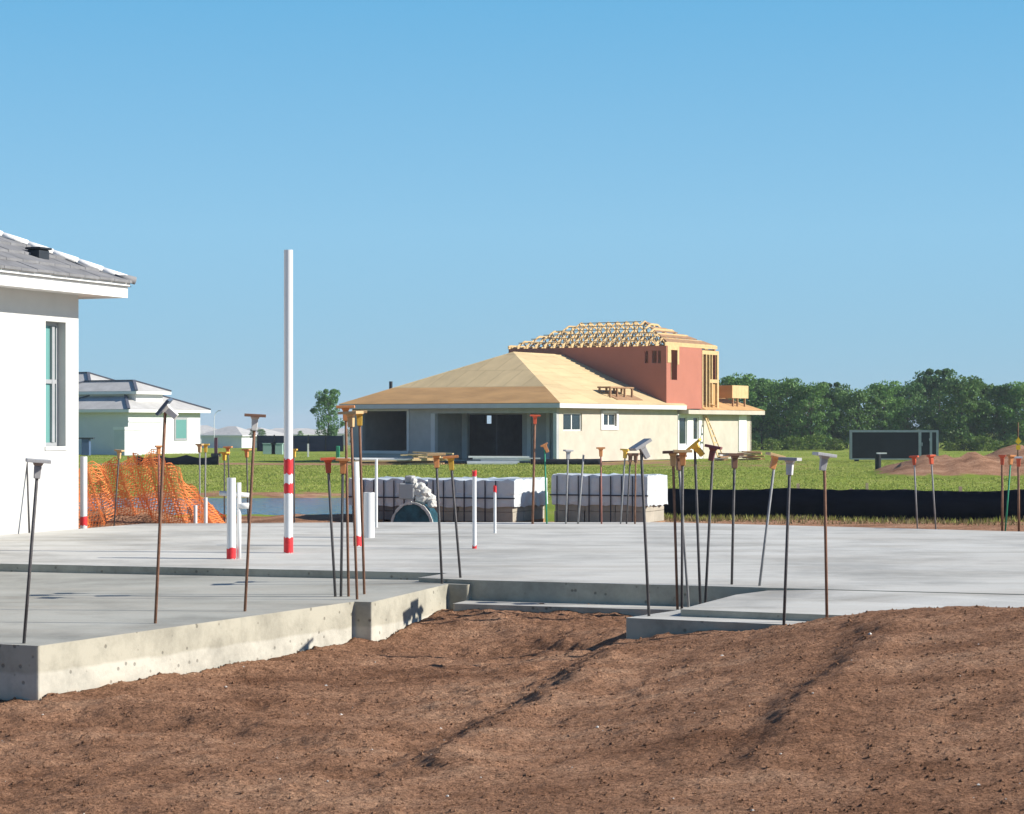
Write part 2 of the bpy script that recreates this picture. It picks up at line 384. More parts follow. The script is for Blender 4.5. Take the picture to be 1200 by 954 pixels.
def leaf_mat(name, lo, hi, nscale=.6):
    m, n, l, b = new_mat(name)
    tc = n.new('ShaderNodeTexCoord')
    n1 = n.new('ShaderNodeTexNoise'); n1.inputs['Scale'].default_value = nscale; n1.inputs['Detail'].default_value = 8; n1.inputs['Roughness'].default_value = .8
    l.new(tc.outputs['Object'], n1.inputs['Vector'])
    mr = n.new('ShaderNodeMapRange'); mr.inputs['From Min'].default_value = .35; mr.inputs['From Max'].default_value = .68
    l.new(n1.outputs['Fac'], mr.inputs['Value'])
    mx = n.new('ShaderNodeMix'); mx.data_type = 'RGBA'; mx.inputs['A'].default_value = (*lo,1); mx.inputs['B'].default_value = (*hi,1)
    l.new(mr.outputs['Result'], mx.inputs['Factor'])
    oi = n.new('ShaderNodeObjectInfo'); m2 = n.new('ShaderNodeMapRange'); m2.inputs['To Min'].default_value = .75; m2.inputs['To Max'].default_value = 1.25
    l.new(oi.outputs['Random'], m2.inputs['Value'])
    hs = n.new('ShaderNodeHueSaturation'); l.new(mx.outputs['Result'], hs.inputs['Color']); l.new(m2.outputs['Result'], hs.inputs['Value'])
    l.new(hs.outputs['Color'], b.inputs['Base Color']); b.inputs['Roughness'].default_value = .65; b.inputs['Specular IOR Level'].default_value = .25
    tr = n.new('ShaderNodeBsdfTranslucent'); l.new(hs.outputs['Color'], tr.inputs['Color'])
    ms = n.new('ShaderNodeMixShader'); ms.inputs[0].default_value = .3
    l.new(b.outputs[0], ms.inputs[1]); l.new(tr.outputs[0], ms.inputs[2])
    l.new(ms.outputs[0], n['Material Output'].inputs['Surface'])
    return m
M['leaf'] = leaf_mat('tree_leaves', (.080,.175,.050), (.22,.37,.095))
M['leaf_dark'] = leaf_mat('dark_tree_leaves', (.060,.145,.055), (.165,.295,.09))
M['leaf_bright'] = leaf_mat('bright_shrub_leaves', (.09,.16,.025), (.19,.27,.05))
M['bark'] = mat('bark', (.13,.10,.075), .95, .3, 4, .5, 15)
M['grass'] = leaf_mat('grass_blades', (.21,.265,.038), (.40,.39,.115), .15)
M['straw'] = leaf_mat('dry_grass_blades', (.20,.17,.07), (.36,.28,.14), .8)

# ------------------------------------------------------------------ numpy noise
def vnoise(x, y, seed):
    g = np.random.default_rng(seed).random((256, 256))
    xi = np.floor(x).astype(int); yi = np.floor(y).astype(int); fx = x-xi; fy = y-yi
    fx = fx*fx*(3-2*fx); fy = fy*fy*(3-2*fy)
    a = g[xi & 255, yi & 255]; b = g[(xi+1) & 255, yi & 255]; c = g[xi & 255, (yi+1) & 255]; d = g[(xi+1) & 255, (yi+1) & 255]
    return (a*(1-fx)+b*fx)*(1-fy) + (c*(1-fx)+d*fx)*fy - .5
def fbm(x, y, f, o, seed, gain=.55):
    r = 0; a = 1
    for i in range(o):
        r = r + a*vnoise(x*f + 17*i, y*f + 31*i, seed+i); a *= gain; f *= 2.03
    return r
def smooth(a, b, x):
    t = np.clip((x-a)/(b-a), 0, 1); return t*t*(3-2*t)

def grid_obj(name, xs, ys, z, material, soil=None):
    nx, ny = len(xs), len(ys)
    X, Y = np.meshgrid(xs, ys)
    co = np.stack([X, Y, z], -1).reshape(-1, 3)
    i = np.arange((ny-1)*(nx-1)); r = i // (nx-1); c = i % (nx-1); k = r*nx + c
    fs = np.stack([k, k+1, k+nx+1, k+nx], -1)
    me = bpy.data.meshes.new(name)
    me.vertices.add(len(co)); me.vertices.foreach_set('co', co.ravel())
    me.loops.add(fs.size); me.loops.foreach_set('vertex_index', fs.ravel().astype(np.int32))
    me.polygons.add(len(fs)); me.polygons.foreach_set('loop_start', np.arange(0, fs.size, 4, dtype=np.int32))
    me.polygons.foreach_set('use_smooth', np.ones(len(fs), dtype=bool))
    if soil is not None:
        at = me.attributes.new('soil', 'FLOAT', 'POINT'); at.data.foreach_set('value', soil.ravel().astype(np.float32))
    me.materials.append(material); me.update(calc_edges=True)
    o = bpy.data.objects.new(name, me); COL.objects.link(o)
    return o

# ------------------------------------------------------------------ ground sheet
LEFT_Y = [20,24,30,36,45,54,60,66,72,75.5,77,82,100,195,420,4000]
LEFT_Z = [-.62,-.2,-.2,-.36,-.62,-1.0,-1.55,-1.9,-1.8,-1.45,-1.2,-1.02,-.70,-.72,-3.4,-3.4]
RIGHT_Y = [20,24,29,33.5,36,48,62,160,4000]
RIGHT_Z = [-.62,-.12,-.12,-.20,-.26,-.52,-.68,-.72,-.72]
def ground_z(x, y, fine=True):
    x = np.asarray(x, float); y = np.asarray(y, float)
    zl = np.interp(y, LEFT_Y, LEFT_Z); zr = np.interp(y, RIGHT_Y, RIGHT_Z)
    t = smooth(-4, 2.0, x - (y-30)*.0)
    z = zl*(1-t) + zr*t
    near = smooth(26, 29, y)*(1-smooth(40, 60, y))
    amp = .035 + .05*smooth(27, 30, y)*(1-smooth(31, 40, y))*(1-t)
    z = z + near*amp*fbm(x, y, .9, 4, 11)*1.6
    # dirt mounds just behind the slab, left of centre
    for (mx, my, rx, ry, h) in ((-2.6,31.5,1.3,1.0,.17), (-3.9,32.5,1.0,1.0,.10), (-5.2,31,1.4,.9,.06), (-1.4,31.8,.8,.8,.05), (-5.1,29.4,.62,.5,.34), (-5.9,29.5,.5,.5,.22)):
        z = z + h*np.exp(-((x-mx)/rx)**2 - ((y-my)/ry)**2)
    # soil heap on the right field
    hh_ = smooth(13.6, 17.0, x + .5*fbm(x, y, .5, 2, 3))*(1-smooth(34, 40, x))*np.exp(-((y-83.5)/2.9)**4)
    z = z + hh_*(.84 + .55*fbm(x, y, .5, 4, 5, .75))
    far = smooth(60, 80, y)
    z = z + far*.07*fbm(x, y, .10, 3, 23)*2
    return z
xs = np.concatenate([np.array([-3000,-1200,-500,-250,-140,-90,-65]), np.arange(-50, -14, 1.0), np.arange(-14, 14, .22), np.arange(14, 36, .3), np.arange(36, 60, .8), np.array([64,75,95,140,250,500,1200,3000])])
ys = np.concatenate([np.array([-300,-100,-40,-15,-5,2,8,14,18]), np.arange(20, 40, .22), np.arange(40, 80, .5), np.arange(80, 150, 1.2), np.array([155,165,180,200,230,270,330,420,600,1000,2000,4000])])
X, Y = np.meshgrid(xs, ys)
Z = ground_z(X, Y)
soil = np.where(Y < 30, 1.0, 0.0)
soil = np.maximum(soil, (1-smooth(31.5, 36, Y)) * .9)
lf = 1 - smooth(-4, 3, X)
soil = np.maximum(soil, lf*(1-smooth(38, 46, Y)))
soil = np.maximum(soil, lf*.62*np.exp(-((Y-77.0)/1.6)**2))                 # bare bank at the water line
soil = np.maximum(soil, lf*smooth(-26,-20,X)*.75*np.exp(-((Y-113)/5)**2))          # bare strip on the bank top
hx = smooth(13.2, 15.5, X)*(1-smooth(36, 42, X))*np.exp(-((Y-83.2)/3.4)**6); soil = np.maximum(soil, hx*1.0)
soil = np.maximum(soil, .43*smooth(88, 98, Y)*(1-smooth(112,120,Y))*smooth(4,7,X)*(1-smooth(14,19,X)))
soil = np.maximum(soil, .55*smooth(104, 107, Y)*(1-smooth(122,126,Y))*smooth(2.5,4,X)*(1-smooth(9,11,X)))
g = grid_obj('ground', xs, ys, Z, M['ground'], soil); tag(g, kind='structure')

w = MB(); w.add([(-60,54,-1.30),(4,54,-1.30),(4,79,-1.30),(-60,79,-1.30)], [(0,1,2,3)])
tag(w.build('pond_water', M['water']), kind='structure')

# ------------------------------------------------------------------ foundation polygons
c0 = G(45,757,-.09); c1 = G(415,705,-.07); c2 = c1 + A*.145; c3 = G(525,684.5,-.035); c4 = c3 + A*.175
pa = G(525,671.5,0); pb = G(490,677,0); q0 = G(562,680,0); q1 = G(841,687,0); p3 = q1 + A*.55
MAIN = [(-7.5,20.33), pa, pb, q0, q1, p3, (8,14.45), (9.2,23.5), (6.1,25.4), (2,27.9), (-1.7,27.9), (-4.75,27.5)]
LOWER = [(-7.0,14.75,-.09), c0, c1, c2, c3, c4, (-.262,17.55,-.035), (-.9,18.5,-.075), (-7.6,20.6,-.09)]
RIGHTP = [G(797,714,-.05), (7.5,12.35,-.05), (8.0,14.6,-.004), (p3.x+.02,p3.y+.08,-.004), G(862,697,-.05)]
BEAM = [G(733,724,-.1), (7.0,12.1,-.1), (7.3,13.0,-.1), (1.80,16.55,-.1)]
found = thing('concrete_foundation', 'pale grey concrete foundation slab with stepped edges beside the bare soil', 'foundation', (0,0,0))
def slab_part(name, poly, z1, z0, top='slab'):
    m = MB(); m.prism(poly, z1, z0, 0, 1); return m.build(name, [M[top], M['formed']], found, bevel=.012)
slab_part('main_slab', MAIN, 0, -.42)
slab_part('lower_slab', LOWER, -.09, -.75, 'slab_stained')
slab_part('right_slab', RIGHTP, -.05, -.5)
slab_part('edge_beam', BEAM, -.1, -.75)
d01 = (Vector(q1)-Vector(q0)).normalized(); nn = Vector((d01.y, -d01.x, 0))
fp = [q0 - d01*.1 + nn*.36, q1 + d01*.3 + nn*.36, q1 + d01*.3 - nn*.05, q0 - d01*.1 - nn*.05]
m = MB(); m.prism([(p.x,p.y) for p in fp], -.165, -.5, 0, 1); m.build('footing', [M['slab'], M['formed']], found, bevel=.02)

# ------------------------------------------------------------------ foreground soil
def on_line(p, q, px, py):
    p = Vector(p); q = Vector(q); k = (px-CX)/F
    t = (k*p.y - p.x)/((q.x-p.x) - k*(q.y-p.y)); r = p + (q-p)*t
    return (r.x, r.y, H-(py-HY)*r.y/F)
cp = []
for px, py in ((80,814),(148,800),(205,791),(260,782),(320,771),(371,760),(410,753)): cp.append(on_line(c0, c1, px, py))
for px, py in ((438,751),(458,745),(470,735),(490,729),(515,717)): cp.append(on_line(c2, c3, px, py))
for px in (570,640,720): cp.append(tuple(P(px, 716.5, 16.75)))
lo = G(0,756,-.09)
for px, py in ((-60,826),(0,823),(35,821)): cp.append(on_line(lo, c0, px, py))
b0, b1 = BEAM[0], G(920,732,-.1)
for px, py in ((740,752),(770,747),(800,742),(860,737.5),(915,734)): cp.append(on_line(b0, b1, px, py))
for px, py, y in ((640,735,16.2),(560,745,16.3),(700,745,15.6),(620,765,15.4),(975,722.5,14.3),(1040,716,14.1),(1100,711.5,13.9),(1150,711,13.7),(1200,714,13.5),(1300,716,13.1),(1500,722,12.6),
                  (0,954,9.6),(300,954,9.6),(600,954,9.5),(900,954,9.2),(1200,954,9.0),(100,860,12.0),(300,880,11.25),(450,800,14.2),(500,850,12.3),(600,850,12),(700,820,12.4),(800,780,13.2),
                  (900,830,11.1),(1000,770,12.4),(1100,800,11.25),(1200,850,10.36),(1000,880,10.2),(750,900,10.3)): cp.append(tuple(P(px, py, y)))
cp += [(2.5,14.6,-.07),(3.2,14.4,-.05),(3.8,14.1,-.03),(4.6,13.7,-.02),(3,15.3,-.35),(4.4,15,-.35),(6,14,-.3)]
cp += [(0,2,-.48),(-6,2,-.5),(6,2,-.3),(-9,8,-.5),(-9,14,-.5),(9,8,-.15),(9,12,-.05),(0,6,-.48),(4,6,-.38),(-4,6,-.5),(0,19,-.4),(-3,19,-.5),(3,19,-.5)]
cp = np.array(cp)
def tps(r2): return np.where(r2 > 1e-9, .5*r2*np.log(r2+1e-12), 0)
d2 = ((cp[:,None,:2]-cp[None,:,:2])**2).sum(-1)
n = len(cp); K = np.zeros((n+3,n+3)); K[:n,:n] = tps(d2) + np.eye(n)*.02
K[:n,n] = 1; K[:n,n+1:] = cp[:,:2]; K[n:,:n] = K[:n,n:].T
wts = np.linalg.solve(K, np.concatenate([cp[:,2], np.zeros(3)]))
def dirt_base(x, y):
    z = wts[n] + wts[n+1]*x + wts[n+2]*y
    for i in range(n): z = z + wts[i]*tps((x-cp[i,0])**2 + (y-cp[i,1])**2)
    return z
def inside(poly, x, y):
    r = np.zeros(x.shape, bool); k = len(poly)
    for i in range(k):
        x0,y0 = poly[i][0],poly[i][1]; x1,y1 = poly[(i+1)%k][0],poly[(i+1)%k][1]
        c = ((y0 > y) != (y1 > y)) & (x < (x1-x0)*(y-y0)/((y1-y0) if abs(y1-y0)>1e-9 else 1e-9)+x0)
        r ^= c
    return r
def track(x, y, pts, hb, wb, hg, wg, off):
    """berm of height hb along a line with a groove on its left"""
    pts = [Vector((p[0],p[1])) for p in pts]; best = np.full(x.shape, 1e9); sd = np.zeros(x.shape); ss = np.zeros(x.shape)
    tot = sum((pts[i+1]-pts[i]).length for i in range(len(pts)-1)); acc = 0
    for i in range(len(pts)-1):
        p, q = pts[i], pts[i+1]; L = (q-p).length; d = (q-p)/L
        t = np.clip(((x-p.x)*d.x + (y-p.y)*d.y), 0, L)
        dx = x-(p.x+d.x*t); dy = y-(p.y+d.y*t); r = np.hypot(dx, dy)
        side = np.sign(-d.x*dy*-1*0 + (d.x*dy - d.y*dx))   # + left of the line
        u = r < best
        best = np.where(u, r, best); sd = np.where(u, side*r, sd); ss = np.where(u, (acc+t)/tot, ss); acc += L
    fade = smooth(0, .12, ss)*(1-smooth(.88, 1, ss))
    return fade*(hb*np.exp(-(sd/np.where(sd > 0, wb*.85, wb))**2) - hg*np.exp(-((sd-off)/wg)**2))
gx = np.arange(-9, 9.01, .025); gy = np.arange(2.0, 19.2, .025)
gX, gY = np.meshgrid(gx, gy)
gZ = dirt_base(gX, gY)
warpx = gX + .10*fbm(gX, gY, 2.0, 3, 71) + .05*fbm(gX, gY, 9.0, 3, 73); warpy = gY + .10*fbm(gX, gY, 2.0, 3, 72)
def T(lst, z): return [G(px, py, zz)[:2] for (px, py), zz in zip(lst, z)]
gZ = gZ + track(warpx, warpy, T([(500,915),(545,878),(600,850),(655,826),(710,785),(748,762)], (-.44,-.43,-.42,-.40,-.34,-.28)), .066, .22, .02, .14, .34)
gZ = gZ + track(warpx, warpy, T([(890,895),(950,840),(1000,795),(1048,742)], (-.30,-.24,-.15,-.06)), .042, .18, .015, .12, .30)
gZ = gZ + track(warpx, warpy, T([(60,834),(150,842),(260,853),(390,880)], (-.45,-.45,-.45,-.46)), -.03, .25, -.05, .2, .35)
gZ = gZ + track(warpx, warpy, T([(470,757),(600,757),(735,752)], (-.37,-.36,-.28)), -.035, .09, 0, .1, .2)
gZ = gZ + track(warpx, warpy, T([(640,790),(700,772),(745,755)], (-.38,-.34,-.28)), .03, .12, .05, .1, .16)
left = 1 - smooth(-.3, 1.2, gX - .35*(gY-12))
gZ = gZ + .022*fbm(gX, gY, 1.1, 3, 41) + (.010+.022*left)*fbm(gX, gY, 5, 4, 42, .6)
cl = vnoise(gX*13, gY*13, 61) + .6*vnoise(gX*24, gY*24, 62)
gZ = gZ + (.007+.006*left)*np.maximum(cl-.05, 0)*2 + .011*fbm(gX, gY, 11, 3, 66, .6) + .004*fbm(gX, gY, 30, 2, 64)
noclamp = gX > 2.05
for poly, zt in ((MAIN,-.45),(LOWER,-.5)):
    ii = inside(poly, gX, gY); gZ = np.where(ii, np.minimum(gZ, zt), gZ)
for poly in (RIGHTP, BEAM):
    ii = inside(poly, gX, gY) & ~noclamp; gZ = np.where(ii, np.minimum(gZ, -.4), gZ)
edge = np.minimum.reduce([gX+9, 9-gX, gY-2.0, 19.2-gY]); gZ = gZ*smooth(0,.8,edge) + -.7*(1-smooth(0,.8,edge))
so = grid_obj('soil_ground', gx, gy, gZ, M['dirt']); tag(so, kind='structure')
def soil_z(x, y):
    i = int(round((x+9)/.025)); j = int(round((y-2)/.025)); return float(gZ[min(max(j,0),len(gy)-1), min(max(i,0),len(gx)-1)])

# loose clods and chips on the soil
def lumps(name, count, material, size, label):
    mb = MB(); k = 0
    base = [(1,0,0),(0,1,0),(-1,0,0),(0,-1,0),(0,0,1),(0,0,-1)]
    fs = [(0,1,4),(1,2,4),(2,3,4),(3,0,4),(1,0,5),(2,1,5),(3,2,5),(0,3,5)]
    while k < count:
        y = 8.5 + 9*random.random()**1.3; x = (random.random()*2-1)*y*.27
        z = soil_z(x, y)
        if z < -.58 or inside(MAIN, np.array([x]), np.array([y]))[0] or inside(LOWER, np.array([x]), np.array([y]))[0] or (x < 2.05 and (inside(RIGHTP, np.array([x]), np.array([y]))[0] or inside(BEAM, np.array([x]), np.array([y]))[0])): continue
        s = size*(.35+1.2*random.random()**3); a = random.random()*6.28
        vs = []
        for p in base:
            q = Vector(p)*s*random.uniform(.6,1.15); q.rotate(Matrix.Rotation(a,3,'Z')); q.z *= .75
            vs.append((x+q.x, y+q.y, z+s*.15+q.z))
        mb.add(vs, fs); k += 1
    o = mb.build(name, material, smooth=False); tag(o, label, None, None, 'stuff'); return o
lumps('soil_clods', 14000, M['dirt'], .010, 'loose brown clods scattered over the bare soil')
lumps('pale_gravel_chips', 110, M['chip'], .010, 'pale stone chips scattered over the bare soil')

# ------------------------------------------------------------------ grass
def blades(name, pts, hmin, hmax, wid, material, label):
    n = len(pts); a = rng.random(n)*6.283; h = hmin + (hmax-hmin)*rng.random(n)**1.5; wd = wid*(.6+.8*rng.random(n))
    z = ground_z(pts[:,0], pts[:,1]) - .01
    dx = np.cos(a)*wd/2; dy = np.sin(a)*wd/2; lx = (rng.random(n)-.5)*h*.9; ly = (rng.random(n)-.5)*h*.9
    v = np.zeros((n,3,3)); v[:,0] = np.stack([pts[:,0]-dx, pts[:,1]-dy, z],-1); v[:,1] = np.stack([pts[:,0]+dx, pts[:,1]+dy, z],-1)
    v[:,2] = np.stack([pts[:,0]+lx, pts[:,1]+ly, z+h],-1)
    me = bpy.data.meshes.new(name); me.vertices.add(3*n); me.vertices.foreach_set('co', v.ravel())
    me.loops.add(3*n); me.loops.foreach_set('vertex_index', np.arange(3*n, dtype=np.int32))
    me.polygons.add(n); me.polygons.foreach_set('loop_start', np.arange(0,3*n,3,dtype=np.int32)); me.materials.append(material); me.update(calc_edges=True)
    o = bpy.data.objects.new(name, me); COL.objects.link(o); tag(o, label, None, None, 'stuff'); return o
def rect(n, x0, x1, y0, y1): return np.stack([x0+(x1-x0)*rng.random(n), y0+(y1-y0)*rng.random(n)], -1)
def soil_at(p):
    i = np.searchsorted(xs, p[:,0]).clip(0,len(xs)-1); j = np.searchsorted(ys, p[:,1]).clip(0,len(ys)-1); return soil[j,i]
pp = np.concatenate([rect(90000, -30, 3, 77.5, 112), rect(110000, 0, 40, 58, 120), rect(20000, -30, 50, 118, 160)])
pp = pp[soil_at(pp) + .35*rng.random(len(pp)) < .55]
blades('grass', pp, .02, .075, .06, M['grass'], 'short green grass on the bank and the field')
def fence_pt(px): # the black silt fence line, on the right
    Yl, Yr = 34.0, 31.6; X0, X1 = (778-CX)*Yl/F, (1200-CX)*Yr/F
    k = (px-CX)/F; t = (k*Yl - X0)/((X1-X0) - k*(Yr-Yl)); return Vector((X0+(X1-X0)*t, Yl+(Yr-Yl)*t, 0))
fa, fb = fence_pt(770), fence_pt(1330)
t = rng.random(5200); off = -1.9*rng.random(5200)**2.2
q = np.stack([fa.x+(fb.x-fa.x)*t, fa.y+(fb.y-fa.y)*t - .06 + off], -1)
q = q[vnoise(q[:,0]*1.5, q[:,1]*1.5, 9) > -.28]
blades('dry_grass', q, .02, .10, .022, M['straw'], 'dry straw coloured grass along the foot of the black silt fence')
t = rng.random(1500); off = -.7*rng.random(1500)
q = np.stack([fa.x+(fb.x-fa.x)*t**1.8, fa.y+(fb.y-fa.y)*t**1.8 - .05 + off], -1)
blades('green_weeds', q, .03, .11, .03, M['grass'], 'green weeds at the foot of the black silt fence')

# ------------------------------------------------------------------ rebar dowels with caps
rodm = MB(); rodm.cyl((0,0,-.15),(0,0,1), .0105, n=8)
capm = MB(); capm.box(-.5,.5,-.5,.5,0,.021)
sockm = MB()
for (r0,z0,r1,z1) in ((.020,-.10,.023,-.022),(.023,-.022,.033,0.0)):
    sockm.add([(-r0,-r0,z0),(r0,-r0,z0),(r0,r0,z0),(-r0,r0,z0),(-r1,-r1,z1),(r1,-r1,z1),(r1,r1,z1),(-r1,r1,z1)],
              [(0,3,2,1),(4,5,6,7),(0,1,5,4),(1,2,6,5),(2,3,7,6),(3,0,4,7)])
ROD = rodm.build('rod', M['rod_dark'], smooth=True); CAP = capm.build('safety_cap', M['cap_grey'], bevel=.006); SOCK = sockm.build('socket', M['cap_grey'], bevel=.004)
for o in (ROD, CAP, SOCK): COL.objects.unlink(o)
def dowel(base, top, rod, cap, sock, label, width=.13, tilt=(0,0), thick=1.0, group='steel dowels with safety caps'):
    base = Vector(base); top = Vector(top); d = top-base; L = d.length
    e = thing('rebar_dowel', label, 'rebar', base, 0, group)
    e.rotation_mode = 'QUATERNION'; e.rotation_quaternion = Vector((0,0,1)).rotation_difference(d.normalized())
    r = ROD.copy(); COL.objects.link(r); r.parent = e; r.scale = (thick,thick,L-.02)
    r.material_slots[0].link = 'OBJECT'; r.material_slots[0].material = M[rod]
    if cap:
        c = CAP.copy(); COL.objects.link(c); c.parent = e; c.location = (0,0,L-.022); c.scale = (width,width,1)
        c.rotation_euler = (R(tilt[0]), R(tilt[1]), R(random.uniform(-25,25)))
        c.material_slots[0].link = 'OBJECT'; c.material_slots[0].material = M[cap]
        s = SOCK.copy(); COL.objects.link(s); s.parent = c; s.scale = (1/width,1/width,1); s.location = (0,0,0.001)
        s.material_slots[0].link = 'OBJECT'; s.material_slots[0].material = M[sock]
    return e
def near(bx, by, z, tx, ty, *a, **k):
    b = G(bx, by, z); return dowel(b, P(tx, ty, b.y), *a, **k)
def far(bx, Y, z, tx, ty, *a, **k):
    b = Vector(((bx-CX)*Y/F, Y, z)); return dowel(b, P(tx, ty, Y), *a, **k)
near(28,754,-.09, 45,538, 'rod_dark','cap_grey','cap_grey', 'dark leaning dowel with wide grey cap in front of the white house wall', width=.145)
near(182,731,-.085, 194,474, 'rod_rust','cap_blue','cap_sunlit', 'tall rusty dowel whose slate blue cap is tipped on edge above a pale socket coloured as sunlit', width=.13, tilt=(10,-52))
near(287,717,-.08, 299,485, 'rod_rust','cap_brown','cap_sunlit', 'tall rusty dowel with flat brown cap on a white socket coloured as sunlit left of the tall pole', width=.15)
near(393,700,-.07, 384,536, 'rod_dark','cap_red','cap_red', 'short dark dowel with dark red cap at the left edge of the tight cluster', width=.115)
near(399.5,700,-.07, 402,537, 'rod_dark','cap_orange','cap_orange', 'short dark dowel with thin orange red cap second in the tight cluster', width=.11)
near(408.5,700,-.07, 405,475, 'rod_rust','cap_orange','cap_orange', 'tall rusty dowel with wide faded orange cap highest in the tight cluster', width=.14)
near(418.5,703,-.07, 411,482, 'rod_rust','cap_tan','cap_tan', 'tall rusty dowel with tan cap between the orange and yellow ones of the cluster', width=.15)
near(427,698,-.07, 421,481, 'rod_rust','cap_tan','cap_yellow', 'tall rusty dowel with tan plate over yellow socket at the right of the cluster', width=.12)
near(518,684,-.035, 511,531, 'rod_dark','cap_tan','cap_orange', 'dark dowel with wide orange cap left one of the pair by the slab step', width=.15)
near(540,682,-.035, 528,534, 'rod_dark','cap_orange','cap_yellow', 'leaning dark dowel with orange plate over yellow socket by the slab step', width=.13)
near(760.5,722,-.1, 751,519, 'rod_dark','cap_grey','cap_grey', 'dark dowel with tilted grey cap at the corner of the edge beam', width=.14, tilt=(0,-28))
far(794,16.5,-.165, 788.5,528, 'rod_rust','cap_brown','cap_tan', 'rusty dowel with flat brown plate leftmost in the cluster over the trench', width=.15)
far(799,16.35,-.165, 800,527, 'rod_dark','cap_tan','cap_orange', 'dark dowel with tan orange cap second in the cluster over the trench', width=.14)
far(807,16.6,-.165, 795,533, 'rod_grey','cap_brown','cap_brown', 'leaning grey dowel with brown cap behind the others over the trench', width=.10)
near(820.6,705,-.1, 814,519, 'rod_dark','cap_yellow','cap_yellow', 'dark dowel with bright yellow cap tipped on its side over the trench', width=.13, tilt=(5,-38))
near(826.6,705,-.1, 836,522, 'rod_dark','cap_maroon','cap_maroon', 'leaning dark dowel with maroon cap in front of the wooden ladder frame', width=.125, tilt=(0,8))
near(857.5,688,-.02, 861,531, 'rod_dark','cap_brown','cap_brown', 'straight dark dowel with flat brown cap at the slab notch', width=.12)
near(889.5,691,-.03, 909,532, 'rod_grey','cap_tan','cap_orange', 'strongly leaning grey dowel with tan cap on the slab notch', width=.13, tilt=(0,8))
near(918.6,732,-.1, 926,536, 'rod_dark','cap_grey','cap_pale', 'dark dowel with grey cap and pale socket coloured as sunlit rising from the soil edge', width=.13)  # paler socket colour stands in for its sunlit side
near(969,722,-.05, 966,531, 'rod_rust','cap_pale','cap_grey', 'orange brown dowel with pale grey cap tipped slightly to the left', width=.135, tilt=(0,9))
GF = 'distant steel dowels along the far slab edge'
def fd(px, tx, ty, rod, cap, label, Y=27.4, z=-.05, w=.105, sock=None, th=1.0, **k):
    far(px, Y, z, tx, ty, rod, cap, sock or cap, label, width=w, thick=th, group=GF, **k)
fd(624, 627, 486, 'rod_rust','cap_red', 'tall brown dowel with red orange cap before the dark lanai', w=.13, th=1.5)
fd(641, 638, 520, 'rod_green','cap_orange', 'green painted dowel with small tilted orange cap before the wrapped blocks', w=.10, tilt=(0,-25))
fd(663, 666, 527, 'rod_grey','cap_grey', 'grey dowel with small flat grey cap before the wrapped blocks')
fd(677, 684, 531, 'rod_grey',None, 'leaning pale grey dowel without a cap before the wrapped blocks', th=1.2)
fd(705, 704, 524, 'rod_redox','cap_orange', 'reddish dowel with small orange cap before the wrapped blocks')
fd(727, 733, 526, 'rod_grey','cap_yellow', 'grey dowel with small yellow cap before the wrapped blocks')
fd(734, 739, 531, 'rod_dark','cap_brown', 'dark slanting dowel with small brown cap right of the yellow capped one', w=.08)
fd(744, 745, 531, 'rod_rust','cap_brown', 'rusty dowel with brown cap just left of the tilted grey cap', w=.10)
fd(1075, 1071, 534, 'rod_grey','cap_red', 'grey dowel with wide red cap before the black container', Y=27.6, w=.11)
fd(1096.5, 1091, 533, 'rod_grey','cap_red', 'grey dowel with narrow red cap before the black container', Y=27.6, w=.085)
fd(1174.5, 1174.5, 533, 'rod_rust','cap_red', 'rusty dowel with red cap by the green marked dowel on the right', Y=26.0, w=.085, th=1.4)
fd(1178, 1185, 533, 'rod_green','cap_orange', 'green marked dowel with orange red cap on the right', Y=26.4, w=.085)
fd(1194, 1193.5, 535, 'rod_rust','cap_pale', 'brown dowel with faded pink cap at the right edge', Y=25.8, w=.085, th=1.4, sock='cap_red')
fd(133, 140, 527, 'rod_dark','cap_tan', 'dark dowel with tan orange cap before the left side of the orange net', Y=28.6, z=-.2)
fd(187, 186, 522, 'rod_redox','cap_orange', 'red brown dowel with orange cap at the peak of the orange net', Y=28.8, z=-.2, w=.09, th=1.5)
fd(234, 234, 520, 'rod_grey','cap_tan', 'grey dowel with tan cap paired beside a yellow capped one behind the net', Y=29.2, z=-.2, w=.09)
fd(240, 241, 520, 'rod_grey','cap_yellow', 'grey dowel with yellow cap paired beside a tan capped one behind the net', Y=29.6, z=-.2, w=.10)
fd(263, 263, 529.5, 'rod_dark','cap_yellow', 'thin dark dowel with low yellow cap left of the short white pipes', Y=29.8, z=-.2, w=.12)
fd(270, 267, 523, 'rod_dark','cap_orange', 'thin dark dowel with orange cap above the short white pipes', Y=30.2, z=-.2, w=.12)
fd(291, 289, 526, 'rod_dark','cap_orange', 'thin dark dowel with orange cap just left of the tall brown capped one', Y=30, z=-.2, w=.11)
fd(345, 344.5, 526, 'rod_dark','cap_yellow', 'thin dark dowel with yellow cap just right of the tall white pole', Y=30, z=-.2, w=.09)
b = G(8,622,0)
dowel(b + A*.32, P(27,527,25.75) + A*.05, 'rod_dark', None, None, 'bare dark rod leaning against the white house wall', thick=1.1, group='steel dowels with safety caps')

